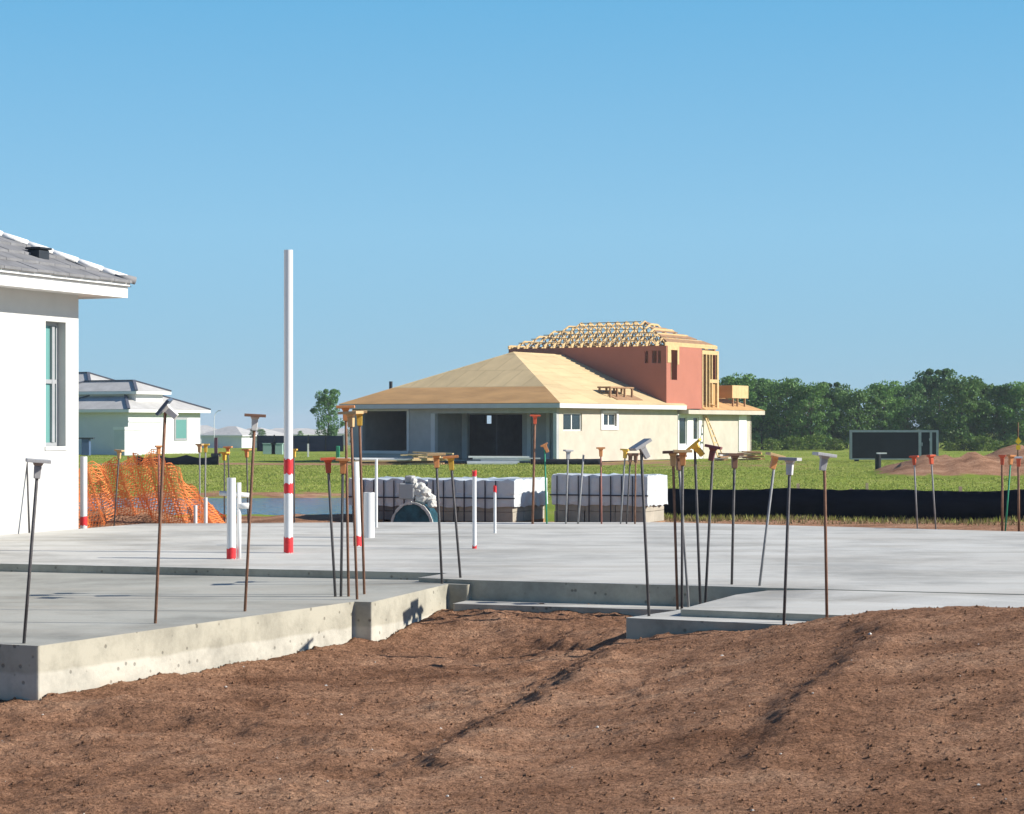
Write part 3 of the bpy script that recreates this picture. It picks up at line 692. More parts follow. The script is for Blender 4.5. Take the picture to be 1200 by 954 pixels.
# ------------------------------------------------------------------ white plastic pipes
def pipe(base, top_z, r, label, bands=(), lean=(0,0), extra=None, th=.006):
    e = thing('plastic_pipe', label, 'pipe', base, 0, 'white plastic pipes standing in the slab')
    h = top_z - base.z; e.rotation_euler = (lean[0], lean[1], 0)
    m = MB(); m.lathe([(r,-.2),(r,h),(r-th,h),(r-th,h-.6)], 20); m.build('tube', M['pvc'], e, smooth=False)
    for (z0, z1) in bands:
        m = MB(); k = 20; vs = []
        for z, j in ((z0,0),(z1,1)):
            for i in range(k):
                t = 6.2832*i/k; vs.append(((r+.0025)*math.cos(t), (r+.0025)*math.sin(t), z + (random.uniform(-.012,.012))))
        m.add(vs, [(i,(i+1)%k,(i+1)%k+k,i+k) for i in range(k)]); m.build('paint_band', M['red_paint'], e, smooth=True)
    return e
def zat(py, Y): return H-(py-HY)*Y/F
b = G(338,648,0); Y0 = b.y
pipe(b, zat(293,Y0), .0445, 'tall white plastic pole with red painted bands, taller than every other pipe', [(0,zat(630,Y0)),(zat(578,Y0),zat(567,Y0)),(zat(555,Y0),zat(538,Y0))])
b = Vector(((98-CX)*27.0/F, 27.0, 0)); pipe(b, zat(535,b.y), .045, 'white pipe with red foot beside the white house corner', [(0,.11)])
b = G(271,655,0)
e = pipe(b, zat(560,b.y), .042, 'white pipe with a side branch and red foot before the pond', [(0,.10)])
m = MB(); m.cyl((.066,.05,-.1),(.066,.05,.72), .022, n=14); m.cyl((-.12,.06,.62),(.16,.06,.60), .022, n=12); m.cyl((.05,.05,.50),(.17,.05,.50), .028, n=12); m.build('branch_fitting', M['pvc'], e, smooth=True)
b = G(419,640,0); pipe(b, zat(541,b.y), .040, 'leaning white pipe with red foot behind the cluster of dowels', [(0,.11)], lean=(0,R(-1.6)))
b = G(432.5,630,0); pipe(b, zat(577,b.y), .062, 'short thick plain white pipe right of the dowel cluster')
b = G(441,618,0); pipe(b, zat(538,b.y), .018, 'thin plain white conduit behind the short thick pipe')
b = G(556,643,0); pipe(b, zat(552,b.y), .021, 'thin white conduit with red tip and red foot in mid slab', [(0,.03),(zat(558,b.y),zat(551.5,b.y))])
b = G(580,625,0); pipe(b, zat(570,b.y), .017, 'small thin conduit with a red tip before the wrapped blocks', [(zat(577,b.y),zat(569.5,b.y))])
b = Vector(((229-CX)*28.6/F,28.6,-.15)); pipe(b, zat(592,28.6), .025, 'stubby white pipe before the right end of the orange net')
b = Vector(((241-CX)*28.7/F,28.7,-.15)); pipe(b, zat(583,28.7), .025, 'stubby white pipe just right of another stub by the orange net')

# ------------------------------------------------------------------ roofs
def hip(mb, x0, x1, y0, y1, z, pitch, mi=0, th=.0):
    """hip roof skin over a rectangle, eave top at z"""
    wx, wy = x1-x0, y1-y0; hgt = min(wx, wy)/2*pitch
    if wy >= wx: r0, r1 = ((x0+x1)/2, y0+wx/2, z+hgt), ((x0+x1)/2, y1-wx/2, z+hgt)
    else: r0, r1 = (x0+wy/2, (y0+y1)/2, z+hgt), (x1-wy/2, (y0+y1)/2, z+hgt)
    c = [(x0,y0,z),(x1,y0,z),(x1,y1,z),(x0,y1,z)]
    if wy >= wx: fs = [(0,1,4),(1,2,5,4),(2,3,5),(3,0,4,5)]
    else: fs = [(0,1,5,4),(1,2,5),(2,3,4,5),(3,0,4)]
    mb.add(c+[r0,r1], fs, mi)
    return c, r0, r1
def fascia(mb, x0, x1, y0, y1, z0, z1, th=.05, mi=0):
    mb.box(x0,x1,y0,y0+th,z0,z1,mi); mb.box(x0,x1,y1-th,y1,z0,z1,mi)
    mb.box(x0,x0+th,y0+th+.002,y1-th-.002,z0,z1,mi); mb.box(x1-th,x1,y0+th+.002,y1-th-.002,z0,z1,mi)
    mb.box(x0+th,x1-th,y0+th,y1-th,z0+.03,z0+.045,mi)

# ------------------------------------------------------------------ near white house (left)
corner = G(92,617,0)
hw = thing('white_house', 'finished white stucco house with grey tile roof at the left edge', 'house', corner, R(-22))
Ainv = Matrix.Rotation(R(22), 3, 'Z')
def to_house(v): return Ainv @ (Vector(v) - corner)
def wall_y(px):   # local y on the visible wall (local x = 0) for a photo column
    k = (px-CX)/F; return -(corner.x - k*corner.y)/(B.x - k*B.y)
y_w0, y_w1 = wall_y(53.5), wall_y(77)
Yw = corner.y + B.y*(y_w0+y_w1)/2
wz0, wz1 = zat(523,Yw), zat(377,Yw)
soff = 2.895
m = MB()
Lw = 11.0
m.wall((0,-Lw),(0,0), -.4, soff, .2, [(Lw+y_w0, Lw+y_w1, wz0, wz1)])
m.wall((-.203,0),(-9,0), -.4, soff, .2); m.wall((-9,0),(-9,-Lw), -.4, soff, .2); m.wall((-9,-Lw),(0,-Lw), -.4, soff, .2)
m.build('wall', M['stucco'], hw)
o = .44; ez = 3.13; pit = .45
m = MB(); m.box(-9-o,o,-Lw-o,o, soff, soff+.02); m.build('soffit', M['white_trim'], hw)
m = MB()
ft = .03
m.box(o-ft,o, -Lw-o,o, soff-.02, soff+.115); m.box(-9-o,o-ft-.002, o-ft,o, soff-.02, soff+.115)
m.box(o-ft+.012,o+.022, -Lw-o,o+.022, soff+.118, soff+.205); m.box(-9-o,o-ft, o-ft+.012,o+.022, soff+.118, soff+.205)
m.build('fascia', M['white_trim'], hw)
# tile courses on the two visible slopes
m = MB(); course = .30; nc = 13
cy = (-Lw)/2
for k in range(nc):
    d0, d1 = k*course, (k+1)*course + .05
    z0, z1 = ez-.07 + d0*pit + .035, ez-.07 + d1*pit
    e0 = o + .06
    # right slope: strip between d0 and d1 measured in from the eave
    tw = .33; yy0, yy1 = -Lw-e0+d0, e0-d0
    nt = int((yy1-yy0)/tw)+1; shift = (k%2)*tw/2
    for j in range(-1, nt+1):
        ya = yy0 + j*tw + shift; yb = ya + tw - .008
        ya, yb = max(ya, yy0), min(yb, yy1)
        if yb-ya < .02: continue
        ybt = min(yb, e0-d1); yat = max(ya, -Lw-e0+d1)
        if ybt < yat: ybt = yat = (ya+yb)/2
        dz = random.uniform(-.004,.004)
        a0,a1 = (e0-d0, ya, z0+dz), (e0-d0, yb, z0+dz); b1,b0_ = (e0-d1, ybt, z1+dz), (e0-d1, yat, z1+dz)
        lo_ = [(p[0],p[1],p[2]-.032) for p in (a0,a1,b1,b0_)]
        m.add([a0,a1,b1,b0_]+lo_, [(0,1,2,3),(0,4,5,1),(1,5,6,2),(3,7,4,0)])
    # far slope strips
    a0,a1 = (-9-e0+d0, e0-d0, z0), (e0-d0, e0-d0, z0); b1,b0_ = (e0-d1, e0-d1, z1), (-9-e0+d1, e0-d1, z1)
    m.add([a0,a1,b1,b0_]+[(p[0],p[1],p[2]-.03) for p in (a0,a1,b1,b0_)], [(3,2,1,0),(1,5,4,0)])
rf = m.build('roof', M['roof_tile'], hw)
m = MB(); hip(m, -9-o-.04, o+.04, -Lw-o-.04, o+.04, ez-.115, pit); m.build('roof_deck', M['dark_plastic'], rf)
m = MB()
e0 = o+.04
for k in range(22):   # white hip tiles climbing from the far corner
    d0, d1 = k*.22+.05, k*.22+.29
    if d1 > 4.6: break
    m.cyl((e0-d0,e0-d0,ez-.07+d0*pit+.045), (e0-d1,e0-d1,ez-.07+d1*pit+.040), .042, .040, n=10)
m.build('hip_tiles', M['mortar'], rf, smooth=True)
m = MB(); m.cyl((e0+.03,e0+.03,ez-.035), (e0-.16,e0-.16,ez+.03), .05, .045, n=8); m.build('starter_tile', M['roof_tile'], rf, smooth=True)
# roof vent
ya_, yb_ = 22.0, 27.5
for _ in range(40):   # where the roof plane passes behind the vent
    yc_ = (ya_+yb_)/2; q_ = to_house(P(44,301,yc_)); q_.z = P(44,301,yc_).z
    if q_.z > ez-.07+(o+.06-q_.x)*pit: ya_ = yc_
    else: yb_ = yc_
dv = o - q_.x; yv = q_.y; print('VENT', q_, dv)
m = MB(); zc = ez-.07+dv*pit
m.box(o-dv-.08,o-dv+.10,yv-.11,yv+.11,zc-.06,zc+.11)
m.box(o-dv-.10,o-dv+.13,yv-.13,yv+.13,zc+.112,zc+.14)
m.build('roof_vent', M['dark_plastic'], rf, bevel=.03)
# window
m = MB(); fx = -.11; fw = .045
m.box(fx-.04,fx,y_w0+.002,y_w0+fw,wz0+.002,wz1-.002); m.box(fx-.04,fx,y_w1-fw,y_w1-.002,wz0+.002,wz1-.002)
m.box(fx-.041,fx+.001,y_w0+fw,y_w1-fw,wz0+.002,wz0+fw); m.box(fx-.041,fx+.001,y_w0+fw,y_w1-fw,wz1-fw,wz1-.002)
zm = zat(447,Yw); m.box(fx-.042,fx+.008,y_w0+fw,y_w1-fw,zm-.025,zm+.025)
wf = m.build('window_frame', M['win_frame'], hw)
m = MB(); ymu = y_w0+(y_w1-y_w0)*.66; m.box(fx-.035,fx+.012,ymu,ymu+.055,wz0+fw+.002,wz1-fw-.002); m.build('mullion', M['win_frame'], wf)
m = MB(); m.box(fx-.03,fx-.02,y_w0+fw-.01,y_w1-fw+.01,wz0+fw-.01,wz1-fw+.01); m.build('pane', M['glass_teal'], wf)
m = MB(); m.box(-.12,.012,y_w0-.02,y_w1+.02,wz0-.05,wz0-.003); m.build('window_sill', M['stucco'], hw)

# ------------------------------------------------------------------ house under construction
E = Vector(((656-CX)*112/F, 112, -.59))
PH = 31
hb = thing('unfinished_house', 'large unfinished house with bare plywood roof and red upper storey', 'house', E, R(-PH))
UX, UY = math.cos(R(PH)), -math.sin(R(PH)); VX, VY = math.sin(R(PH)), math.cos(R(PH))
def lx(px, y):  # local x for a photo column at local depth y
    k = (px-CX)/F; return (k*(E.y+VY*y) - E.x - VX*y)/(UX - k*UY)
def ly(px, x):
    k = (px-CX)/F; return (k*(E.y+UY*x) - E.x - UX*x)/(VX - k*VY)
def lz(py, x, y): return H-(py-HY)*(E.y+UY*x+VY*y)/F - E.z
W = 14.2; ez1 = 3.09; pt1 = .423; sf = 2.83
yw = .55; xr = -.5; xl = -W+.5
# front wall
fw0, fw1 = lx(425,yw), lx(477,yw); la0, la1 = lx(507,yw), lx(649,yw)
wz_a, wz_b = lz(528,fw0,yw), lz(482,fw0,yw)
ztop = lz(484.5,la0,yw)
m = MB()
m.wall((xl,yw),(xr,yw), 0, sf, .22, [(fw0-xl, fw1-xl, wz_a, wz_b), (la0-xl, la1-xl, -1, ztop)])
m.build('front_wall', M['grey_block'], hb)
m = MB(); t_ = .10
m.box(fw0-t_,fw1+t_,yw-.05,yw-.003,wz_a-.16,wz_a-.003); m.box(fw0-t_,fw1+t_,yw-.05,yw-.003,wz_b+.003,wz_b+.12)
m.box(fw0-t_-.02,fw0-.003,yw-.05,yw-.003,wz_a,wz_b); m.box(fw1+.003,fw1+t_+.06,yw-.05,yw-.003,wz_a,wz_b)
m.build('window_surround', M['fascia_grey'], hb)
# lanai: recess with columns and a door opening into the dark house
yb = 3.6
d0_, d1_ = lx(548,yb), lx(612,yb)
m = MB()
m.wall((la0-.6,yb),(xr-.25,yb), 0, sf, .2, [(d0_-la0+.6, d1_-la0+.6, -1, lz(486,d0_,yb))])
m.wall((la0-.2,yb),(la0-.2,yw+.2), 0, sf, .15)
m.build('lanai_wall', M['grey_block'], hb)
m = MB()
for p0, p1, y_ in ((541,547,yb-.12), (617.5,622,yb-.1), (640,644,yb-.1)):
    m.box(lx(p0,y_), lx(p1,y_), y_, y_+.10, 0, sf-.02)
m.build('door_casing', M['fascia_grey'], hb)
m = MB(); m.box(la0-.1, la0+.16, yw-.04, yw+.26, .0, ztop-.004); m.box(la1-.02, xr+.02, yw-.04, yw-.003, 0, ztop); m.build('column', M['fascia_grey'], hb)
m = MB(); m.box(la0-.5, xr-.3, yw+.25, yb-.01, -.05, .03); m.build('lanai_floor', M['slab'], hb)
# right wall with windows
def win_r(pa_, pb_, ya_, yb_):
    y0 = ly(pa_, xr); y1 = ly(pb_, xr); return y0, y1, lz(yb_, xr, (y0+y1)/2), lz(ya_, xr, (y0+y1)/2)
w1 = win_r(660,682,484,505); w2 = win_r(706.5,722,484.5,499.5)
ysplit = ly(794, xr); yend = 25.1
n1 = win_r(795.5,805,488.5,521.5); n2 = win_r(812,818.5,488.5,516)
m = MB(); m.wall((xr,yw+.222),(xr,ysplit), -.05, sf, .2, [tuple([w1[0]-yw-.222,w1[1]-yw-.222,w1[2],w1[3]]), tuple([w2[0]-yw-.222,w2[1]-yw-.222,w2[2],w2[3]])])
m.build('side_wall', M['cream'], hb)
m = MB(); yen = ly(823, xr)
m.wall((xr+.03,ysplit+.003),(xr+.03,yen), -.5, sf-.25, .2, [(n1[0]-ysplit-.003,n1[1]-ysplit-.003,n1[2],n1[3]), (n2[0]-ysplit-.003,n2[1]-ysplit-.003,n2[2],n2[3])])
m.build('entry_wall', M['white_trim'], hb)
m = MB(); m.wall((xr,yen+.003),(xr,yend), -.5, sf-.25, .2); m.wall((xr,yend),(-8.5,yend), -.5, sf-.25, .2); m.build('wing_wall', M['cream'], hb)
y0 = ly(865,xr); y1 = ly(874,xr); m = MB(); m.box(xr+.003,xr+.06,y0,y1,lz(529,xr,y0),sf-.252); m.build('door', M['white_trim'], hb)
m = MB(); m.wall((-8.5,yend),(-8.5,16.5), -.5, sf-.25, .2); m.wall((xl,18),(xl,yw+.222), 0, sf, .2, [(2.2,3.4,1.4,2.6)]); m.wall((-8.5,18),(xl,18), 0, sf, .2, [(-8.5-lx(617.5,18),-8.5-lx(611,18),1.0,2.6)])
m.build('rear_wall', M['grey_block'], hb)
m = MB(); m.wall((-6.2,yb+.25),(-6.2,9), 0, sf, .12); xp_ = xr-.3; m.wall((xp_,9),(xl+.3,9), 0, sf, .12, [(xp_-lx(577,9),xp_-lx(569,9),lz(496.5,-9.5,9),lz(487,-9.5,9)), (xp_-lx(617.5,9),xp_-lx(610,9),lz(507,-7.5,9),lz(485,-7.5,9))]); m.box(xl+.22,xr-.2,yw+.22,25,-.12,-.02); m.build('light_block_partition', M['interior'], hb)  # cross walls added inside to block light and keep the openings dark
# window glass and frames on the side wall
for (a_,b_,c_,d_), nm in ((w1,'window'),(w2,'window'),(n1,'window'),(n2,'window')):
    m = MB(); x_ = xr - .08 + (.03 if nm and a_ > ysplit else 0); f_ = .07
    m.box(x_-.04,x_,a_+.003,a_+f_,c_+.003,d_-.003); m.box(x_-.04,x_,b_-f_,b_-.003,c_+.003,d_-.003)
    m.box(x_-.041,x_+.001,a_+f_,b_-f_,c_+.003,c_+f_); m.box(x_-.041,x_+.001,a_+f_,b_-f_,d_-f_,d_-.003)
    mid = (a_+b_)/2
    if b_-a_ > 1.2: m.box(x_-.042,x_+.004,mid-.04,mid+.04,c_+f_,d_-f_)
    wfr = m.build(nm, M['white_trim'], hb)
    m = MB(); m.box(x_-.03,x_-.02,a_+f_-.01,b_-f_+.01,c_+f_-.01,d_-f_+.01); m.build('pane', M['glass_dark'], wfr)
m = MB(); m.box(xr+.003,xr+.05,w2[0]-.25,w2[1]+.2,w2[2]-.2,w2[2]-.003); m.box(xr+.003,xr+.05,w2[0]-.25,w2[0]-.003,w2[2],w2[3]+.15); m.box(xr+.003,xr+.05,w2[1]+.003,w2[1]+.2,w2[2],w2[3]+.15); m.box(xr+.003,xr+.05,w2[0]-.25,w2[1]+.2,w2[3]+.003,w2[3]+.15); m.build('window_surround', M['white_trim'], hb)
# fascia and soffit
m = MB(); fascia(m, -W, 0, 0, ysplit+.2, sf, ez1-.02, .06); m.build('fascia', M['fascia_grey'], hb)
# plywood roof: weathered lower strip on the front slope, fresh above
Ly = 19.0
m = MB()
dl = 2.15   # run of the weathered strip
hgt = W/2*pt1
def rz(d): return ez1 + d*pt1
m.add([(-W+dl,dl,rz(dl)),(-dl,dl,rz(dl)),(-W/2,W/2,ez1+hgt)], [(0,1,2)])
m.add([(0,0,ez1),(0,ysplit+.3,ez1),(-W/2,ysplit+.3,ez1+hgt),(-W/2,W/2,ez1+hgt),(-dl,dl,rz(dl))], [(0,1,2,3,4)])
m.add([(-W,0,ez1),(-W+dl,dl,rz(dl)),(-W/2,W/2,ez1+hgt),(-W/2,Ly-W/2,ez1+hgt),(-W,Ly,ez1)], [(4,3,2,1,0)])
m.add([(-W,Ly,ez1),(-W/2,Ly-W/2,ez1+hgt),(0,Ly,ez1)], [(2,1,0)])
roofb = m.build('roof', M['plywood'], hb)
so_ = roofb.modifiers.new('thick','SOLIDIFY'); so_.thickness = .025; so_.offset = -1
m = MB(); s_ = .012
m.add([(-W-.02,-.02,ez1+s_),(.02,-.02,ez1+s_),(-dl,dl,rz(dl)+s_),(-W+dl,dl,rz(dl)+s_)], [(0,1,2,3)])
wsh = m.build('weathered_sheathing', M['plywood_old'], roofb)
so_ = wsh.modifiers.new('thick','SOLIDIFY'); so_.thickness = .03; so_.offset = -1
m = MB(); yv2 = 4.5; xq = -W + yv2 - .6
xv_ = lx(458,4.5); m.cyl((xv_,4.5,rz(min(4.5,xv_+W))-.2),(lx(458,4.5),4.5,lz(447,lx(458,4.5),4.5)), .10, n=8); m.build('vent_stack', M['dark_plastic'], roofb)
# red upper storey
yf = ly(781,-.25); xR = -.25; zpl = 6.52
xL = lx(596, yf)
ym = ly(822.5, xR); ye = ly(842, xR)
m = MB()
sl = []
for p0, p1 in ((755.5,759.5),(764,769.5),(771,774.5)):
    a_, b_ = lx(p0,yf), lx(p1,yf); sl.append((a_-xL, b_-xL, lz(425.5,a_,yf), lz(411,a_,yf)))
m.wall((xL,yf),(xR,yf), 2.9, zpl, .15, sl)
yo0, yo1 = ly(786,xR), ly(793.5,xR); zo0, zo1 = lz(445,xR,yo0), lz(410,xR,yo0)
m.wall((xR,yf+.152),(xR,ym), 2.9, zpl-.02, .15, [(yo0-yf-.152, yo1-yf-.152, zo0, zo1)])
m.wall((xL,ye),(xL,yf+.152), 2.9, zpl, .15); m.wall((xR-.2,ye),(xL+.152,ye), 2.9, zpl, .15)
up = m.build('upper_storey_wall', M['terracotta'], hb)
m = MB(); fw_ = .14
m.box(xR-.14,xR+.03,yo0-fw_-.3,yo0-.003,lz(425,xR,yo0),zpl); m.box(xR-.13,xR+.028,yo1+.003,yo1+fw_*1.6,zo0+.9,zpl-.01)
m.box(xR-.12,xR+.026,yo0-.003,yo1+.003,zo1+.003,zpl-.012); m.build('window_buck', M['pine'], up)
m = MB(); m.box(xL+.2,xR-.3,yf+1.2,yf+1.3,3,zpl-.1); m.build('interior_sheathing', M['pine_dark'], up)
# open stud frame at the far end
m = MB()
zb_ = 2.75
for y_, w_ in ((ym+.10,.12),(ym+.62,.10),(ym+1.05,.09),(ye-.10,.22),(ye-.9,.09)):
    m.box(xR-.10,xR+.02,y_-w_/2,y_+w_/2,zb_,zpl-.35)
m.box(xR-.09,xR+.018,ym+.02,ye+.01,zpl-.36,zpl-.12)
m.box(xR-.085,xR+.016,ym+1.0,ye,lz(449,xR,ye),lz(445,xR,ye))
m.box(xR-.09,xR+.018,ym,ye,zb_-.1,zb_+.02)
m.build('stud_frame', M['pine'], hb)
m = MB(); m.box(xR-.14,xR-.10,ym+1.1,ye-.2,zb_,lz(449,xR,ye)-.02); m.box(xR-.15,xR-.11,ym+.05,ym+.3,zb_+2.2,zpl-.4); m.build('sheathing_panel', M['plywood_old'], hb)
# roof trusses on the upper storey
ov = .45; tx0, tx1 = xL-.1, xR+.10; ty0, ty1 = yf-.12, ye-.1; slope = .45
def hz(x, y): return min((x-tx0), (tx1-x), (y-ty0), (ty1-y))*slope
hmax = (ty1-ty0)/2*slope
nt = int((tx1-tx0)/.61)
for i in range(nt+1):
    x_ = tx0 + .15 + i*(tx1-tx0-.3)/nt
    m = MB(); t_ = .05; zb = zpl + .05
    cap_ = min((x_-tx0), (tx1-x_))*slope*1.15
    hh = max(.12, min(hmax, cap_))
    run = hh/slope; yA, yB = ty0+run, ty1-run
    bw = .115
    m.bar((x_,ty0,zb),(x_,ty1,zb), t_, bw)
    m.bar((x_,ty0,zb+.06),(x_,yA,zb+hh), t_, bw)
    m.bar((x_,yB,zb+hh),(x_,ty1,zb+.06), t_, bw)
    if yB-yA > .1: m.bar((x_,yA,zb+hh),(x_,yB,zb+hh), t_, bw)
    nw = 5; ysn = [ty0 + (ty1-ty0)*k/nw for k in range(nw+1)]
    for k in range(nw):
        ya_, yb_ = ysn[k], ysn[k+1]; ymid = (ya_+yb_)/2
        hm = min(hh, (ymid-ty0)*slope, (ty1-ymid)*slope)
        if hm > .2:
            m.bar((x_,ya_+.02,zb),(x_,ymid,zb+hm), t_*.9, .085); m.bar((x_,ymid,zb+hm),(x_,yb_-.02,zb), t_*.9, .085)
    m.build('roof_truss', M['pine'], hb)
m = MB()
for k in range(6):   # purlins along the front slope
    d = .5 + k*.55; 
    m.bar((tx0+d+.1,ty0+d,zpl+.05+d*slope+.08),(tx1-d-.1,ty0+d,zpl+.05+d*slope+.08), .09, .045)
m.build('truss_bracing', M['pine'], hb)
m = MB()
for k in range(4):   # brown boards lying up the right hip
    d = .15 + k*.85; y0_, y1_ = ty0 + d + .25, ty1 - d
    z_ = zpl + .14 + d*slope
    m.add([(tx1-d,y0_,z_),(tx1-d,y1_,z_),(tx1-d-.62,y1_-.5,z_+.62*slope),(tx1-d-.62,y0_+.6,z_+.62*slope)], [(0,1,2,3)])
hs_ = m.build('hip_sheathing', M['pine_dark'], hb); so_ = hs_.modifiers.new('thick','SOLIDIFY'); so_.thickness = .05
# far wing roof
m = MB(); wy0, wy1 = yen-.8, yend+.75; ez2 = ez1-.25
hip(m, -9.3, .12, wy0, wy1, ez2, .42); wr = m.build('wing_roof', M['plywood_old'], hb)
m = MB(); fascia(m, -9.3, .10, ysplit+.25, wy1-.02, sf-.25, ez2-.015, .06); m.build('fascia', M['cream'], hb)
# items on and around that house (things of their own)
def hpt(x, y, z): return Vector((E.x+UX*x+VX*y, E.y+UY*x+VY*y, E.z+z))
xd = -1.15; yd = ly(724, xd)
pl = thing('roof_platform', 'brown wooden work platform standing on the plywood roof slope', 'platform', hpt(xd,yd,ez1-xd*0+1.15*pt1), R(-PH))
m = MB(); m.box(-.5,.35,-1.5,1.3,.42,.50); m.build('platform_top', M['pine_dark'], pl)
for k, y_ in enumerate((-1.4,-.6,.3,1.2)):
    m = MB(); m.box(.22,.32,y_-.05,y_+.05,-.15,.42); m.box(-.45,-.36,y_-.05,y_+.05,.12,.42); m.build('leg', M['pine_dark'], pl)
m = MB(); m.add([(.62,-1.2,-.22),(.62,1.9,-.22),(.0,1.9,.05),(.0,-1.2,.05)], [(0,1,2,3)]); ob = m.build('plank', M['pine_dark'], pl); ob.modifiers.new('t','SOLIDIFY').thickness = .04
yx0 = ly(858,-.4); 
bx = thing('plywood_box', 'open plywood parapet box on legs above the low far roof', 'formwork', hpt(-.4,yx0,ez2+.2), R(-PH))
m = MB(); zz0, zz1 = lz(466.5,-.4,yx0)-ez2-.2, lz(451.5,-.4,yx0)-ez2-.2; Lb = ly(877,-.4)-yx0
m.box(-1.9,0,0,.06,zz0,zz1,1); m.box(-.06,0,.062,Lb,zz0,zz1,0); m.box(-1.9,-.062,Lb-.06,Lb,zz0,zz1,0); m.box(-1.9,-1.84,.062,Lb-.062,zz0,zz1,0)
m.build('panel', [M['pine'], M['plywood_old']], bx)
for y_ in (.25,.9,Lb-.4):
    m = MB(); m.box(-.12,-.02,y_-.05,y_+.05,-.25,zz0); m.build('leg', M['pine_dark'], bx)
# lumber frame leaning at the entry
lf_ = thing('ladder_frame', 'tall leaning pine ladder frame against the far entry wall', 'ladder', hpt(xr+1.0,yen+.1,-.1), R(-PH))
m = MB()
m.bar((.35,-.35,-.4),(-.85,-.05,2.6),.10,.06); m.bar((.35,.45,-.4),(-.85,.15,2.6),.10,.06)
for k in range(7):
    t_ = k/7.5+.06; m.bar((.35-1.2*t_,-.35+.3*t_,-.4+3*t_),(.35-1.2*t_,.45-.3*t_,-.4+3*t_),.06,.08)
m.build('ladder_rails', M['pine'], lf_)
def lumber(name, label, px, py, Y, wid, hgt_, n, mats, rz=0.0, messy=.15):
    b = P(px, py, Y); b.z = float(ground_z(np.array([b.x]), np.array([b.y]))[0])
    e = thing(name, label, 'lumber pile', b, rz, 'lumber and board piles by the unfinished house')
    top = hgt_
    for i in range(n):
        m = MB(); z_ = top*(i/n); a_ = random.uniform(-messy, messy); x_ = random.uniform(-.15,.15)*wid; L_ = wid*random.uniform(.65,1)
        d_ = Vector((math.cos(a_), math.sin(a_), random.uniform(-messy,messy)*.12)); c_ = Vector((x_, random.uniform(-.4,.4), z_+.05))
        m.bar(c_-d_*L_/2, c_+d_*L_/2, .22, max(.05, top/n)); m.build('board', random.choice(mats), e)
    return e
lumber('lumber_pile', 'long low pile of pale boards below the large dark window', 455, 545, 109.5, 5.0, .35, 6, [M['pine'], M['pine_dark'], M['mortar']])
lumber('lumber_pile', 'messy heap of boards in front of the lanai left corner', 503, 545, 109, 2.4, .62, 9, [M['pine'], M['plywood'], M['pine_dark']], messy=.5)
lumber('board_stack', 'flat stack of white boards in front of the dark lanai door', 587, 545, 109, 3.6, .42, 5, [M['mortar'], M['fascia_grey'], M['pine']], messy=.05)
lumber('lumber_pile', 'heap of brown timber at the far wing wall', 877, 543, 121, 1.5, .5, 7, [M['pine_dark'], M['pine'], M['plywood_old']], messy=.4)
lumber('lumber_pile', 'small heap of broken boards left of the far wing timber', 848, 543, 120, .9, .42, 5, [M['pine_dark'], M['mortar'], M['pine']], messy=.7)

# ------------------------------------------------------------------ silt fences
def silt_fence(label, pts, z_h, nst, sag=.03, n=80):
    e = thing('silt_fence', label, 'fence', (0,0,0), 0)
    m = MB(); L = len(pts)-1; vs = []
    for i in range(n+1):
        u = i/n*L; k = min(int(u), L-1); f = u-k
        p = Vector(pts[k])*(1-f) + Vector(pts[k+1])*f
        g_ = float(ground_z(np.array([p.x]), np.array([p.y]))[0])
        wob = -abs(.012*math.sin(i*.9)+.008*math.sin(i*2.3))
        h_ = z_h*(1 - sag*abs(math.sin(i/n*math.pi*nst)))
        for z_, o_ in ((g_-.1,0),(g_+h_*.5,wob),(g_+h_,.0)): vs.append((p.x, p.y+o_, z_))
    m.add(vs, [(3*i+j, 3*i+3+j, 3*i+4+j, 3*i+1+j) for i in range(n) for j in (0,1)])
    ob = m.build('fabric', M['black_fabric'], e, smooth=True); s = ob.modifiers.new('t','SOLIDIFY'); s.thickness = .008
    for i in range(nst+1):
        u = i/nst*L; k = min(int(u), L-1); f = u-k; p = Vector(pts[k])*(1-f) + Vector(pts[k+1])*f
        g_ = float(ground_z(np.array([p.x]), np.array([p.y]))[0]); m = MB(); m.box(p.x-.022,p.x+.022,p.y+.03,p.y+.07,g_-.1,g_+z_h+(.07 if i%3==1 else .005)); m.build('stake', M['stake'], e)
    return e
silt_fence('long black silt fence running behind the slab on the right', [(fence_pt(700).x,fence_pt(700).y,0),(fb.x,fb.y,0)], .47, 10, sag=.012, n=160)
silt_fence('low sagging black silt fence on the far bank by the white house', [tuple(P(160,545,112)),tuple(P(200,545,111)),tuple(P(256,545,108))], .52, 3, sag=.3, n=30)
silt_fence('short black silt fence before the right corner of the unfinished house', [tuple(P(622,545,108)),tuple(P(704,545,108))], .30, 3, n=24)
stk = MB(); p = P(1016,576,40); stk.box(-.025,.025,-.02,.02,-.2,.52); so2 = stk.build('wooden_stake', M['stake'], loc=(p.x,p.y,float(ground_z(np.array([p.x]),np.array([p.y]))[0])+.02))
tag(so2, 'short pale wooden stake behind the long black silt fence', 'stake')

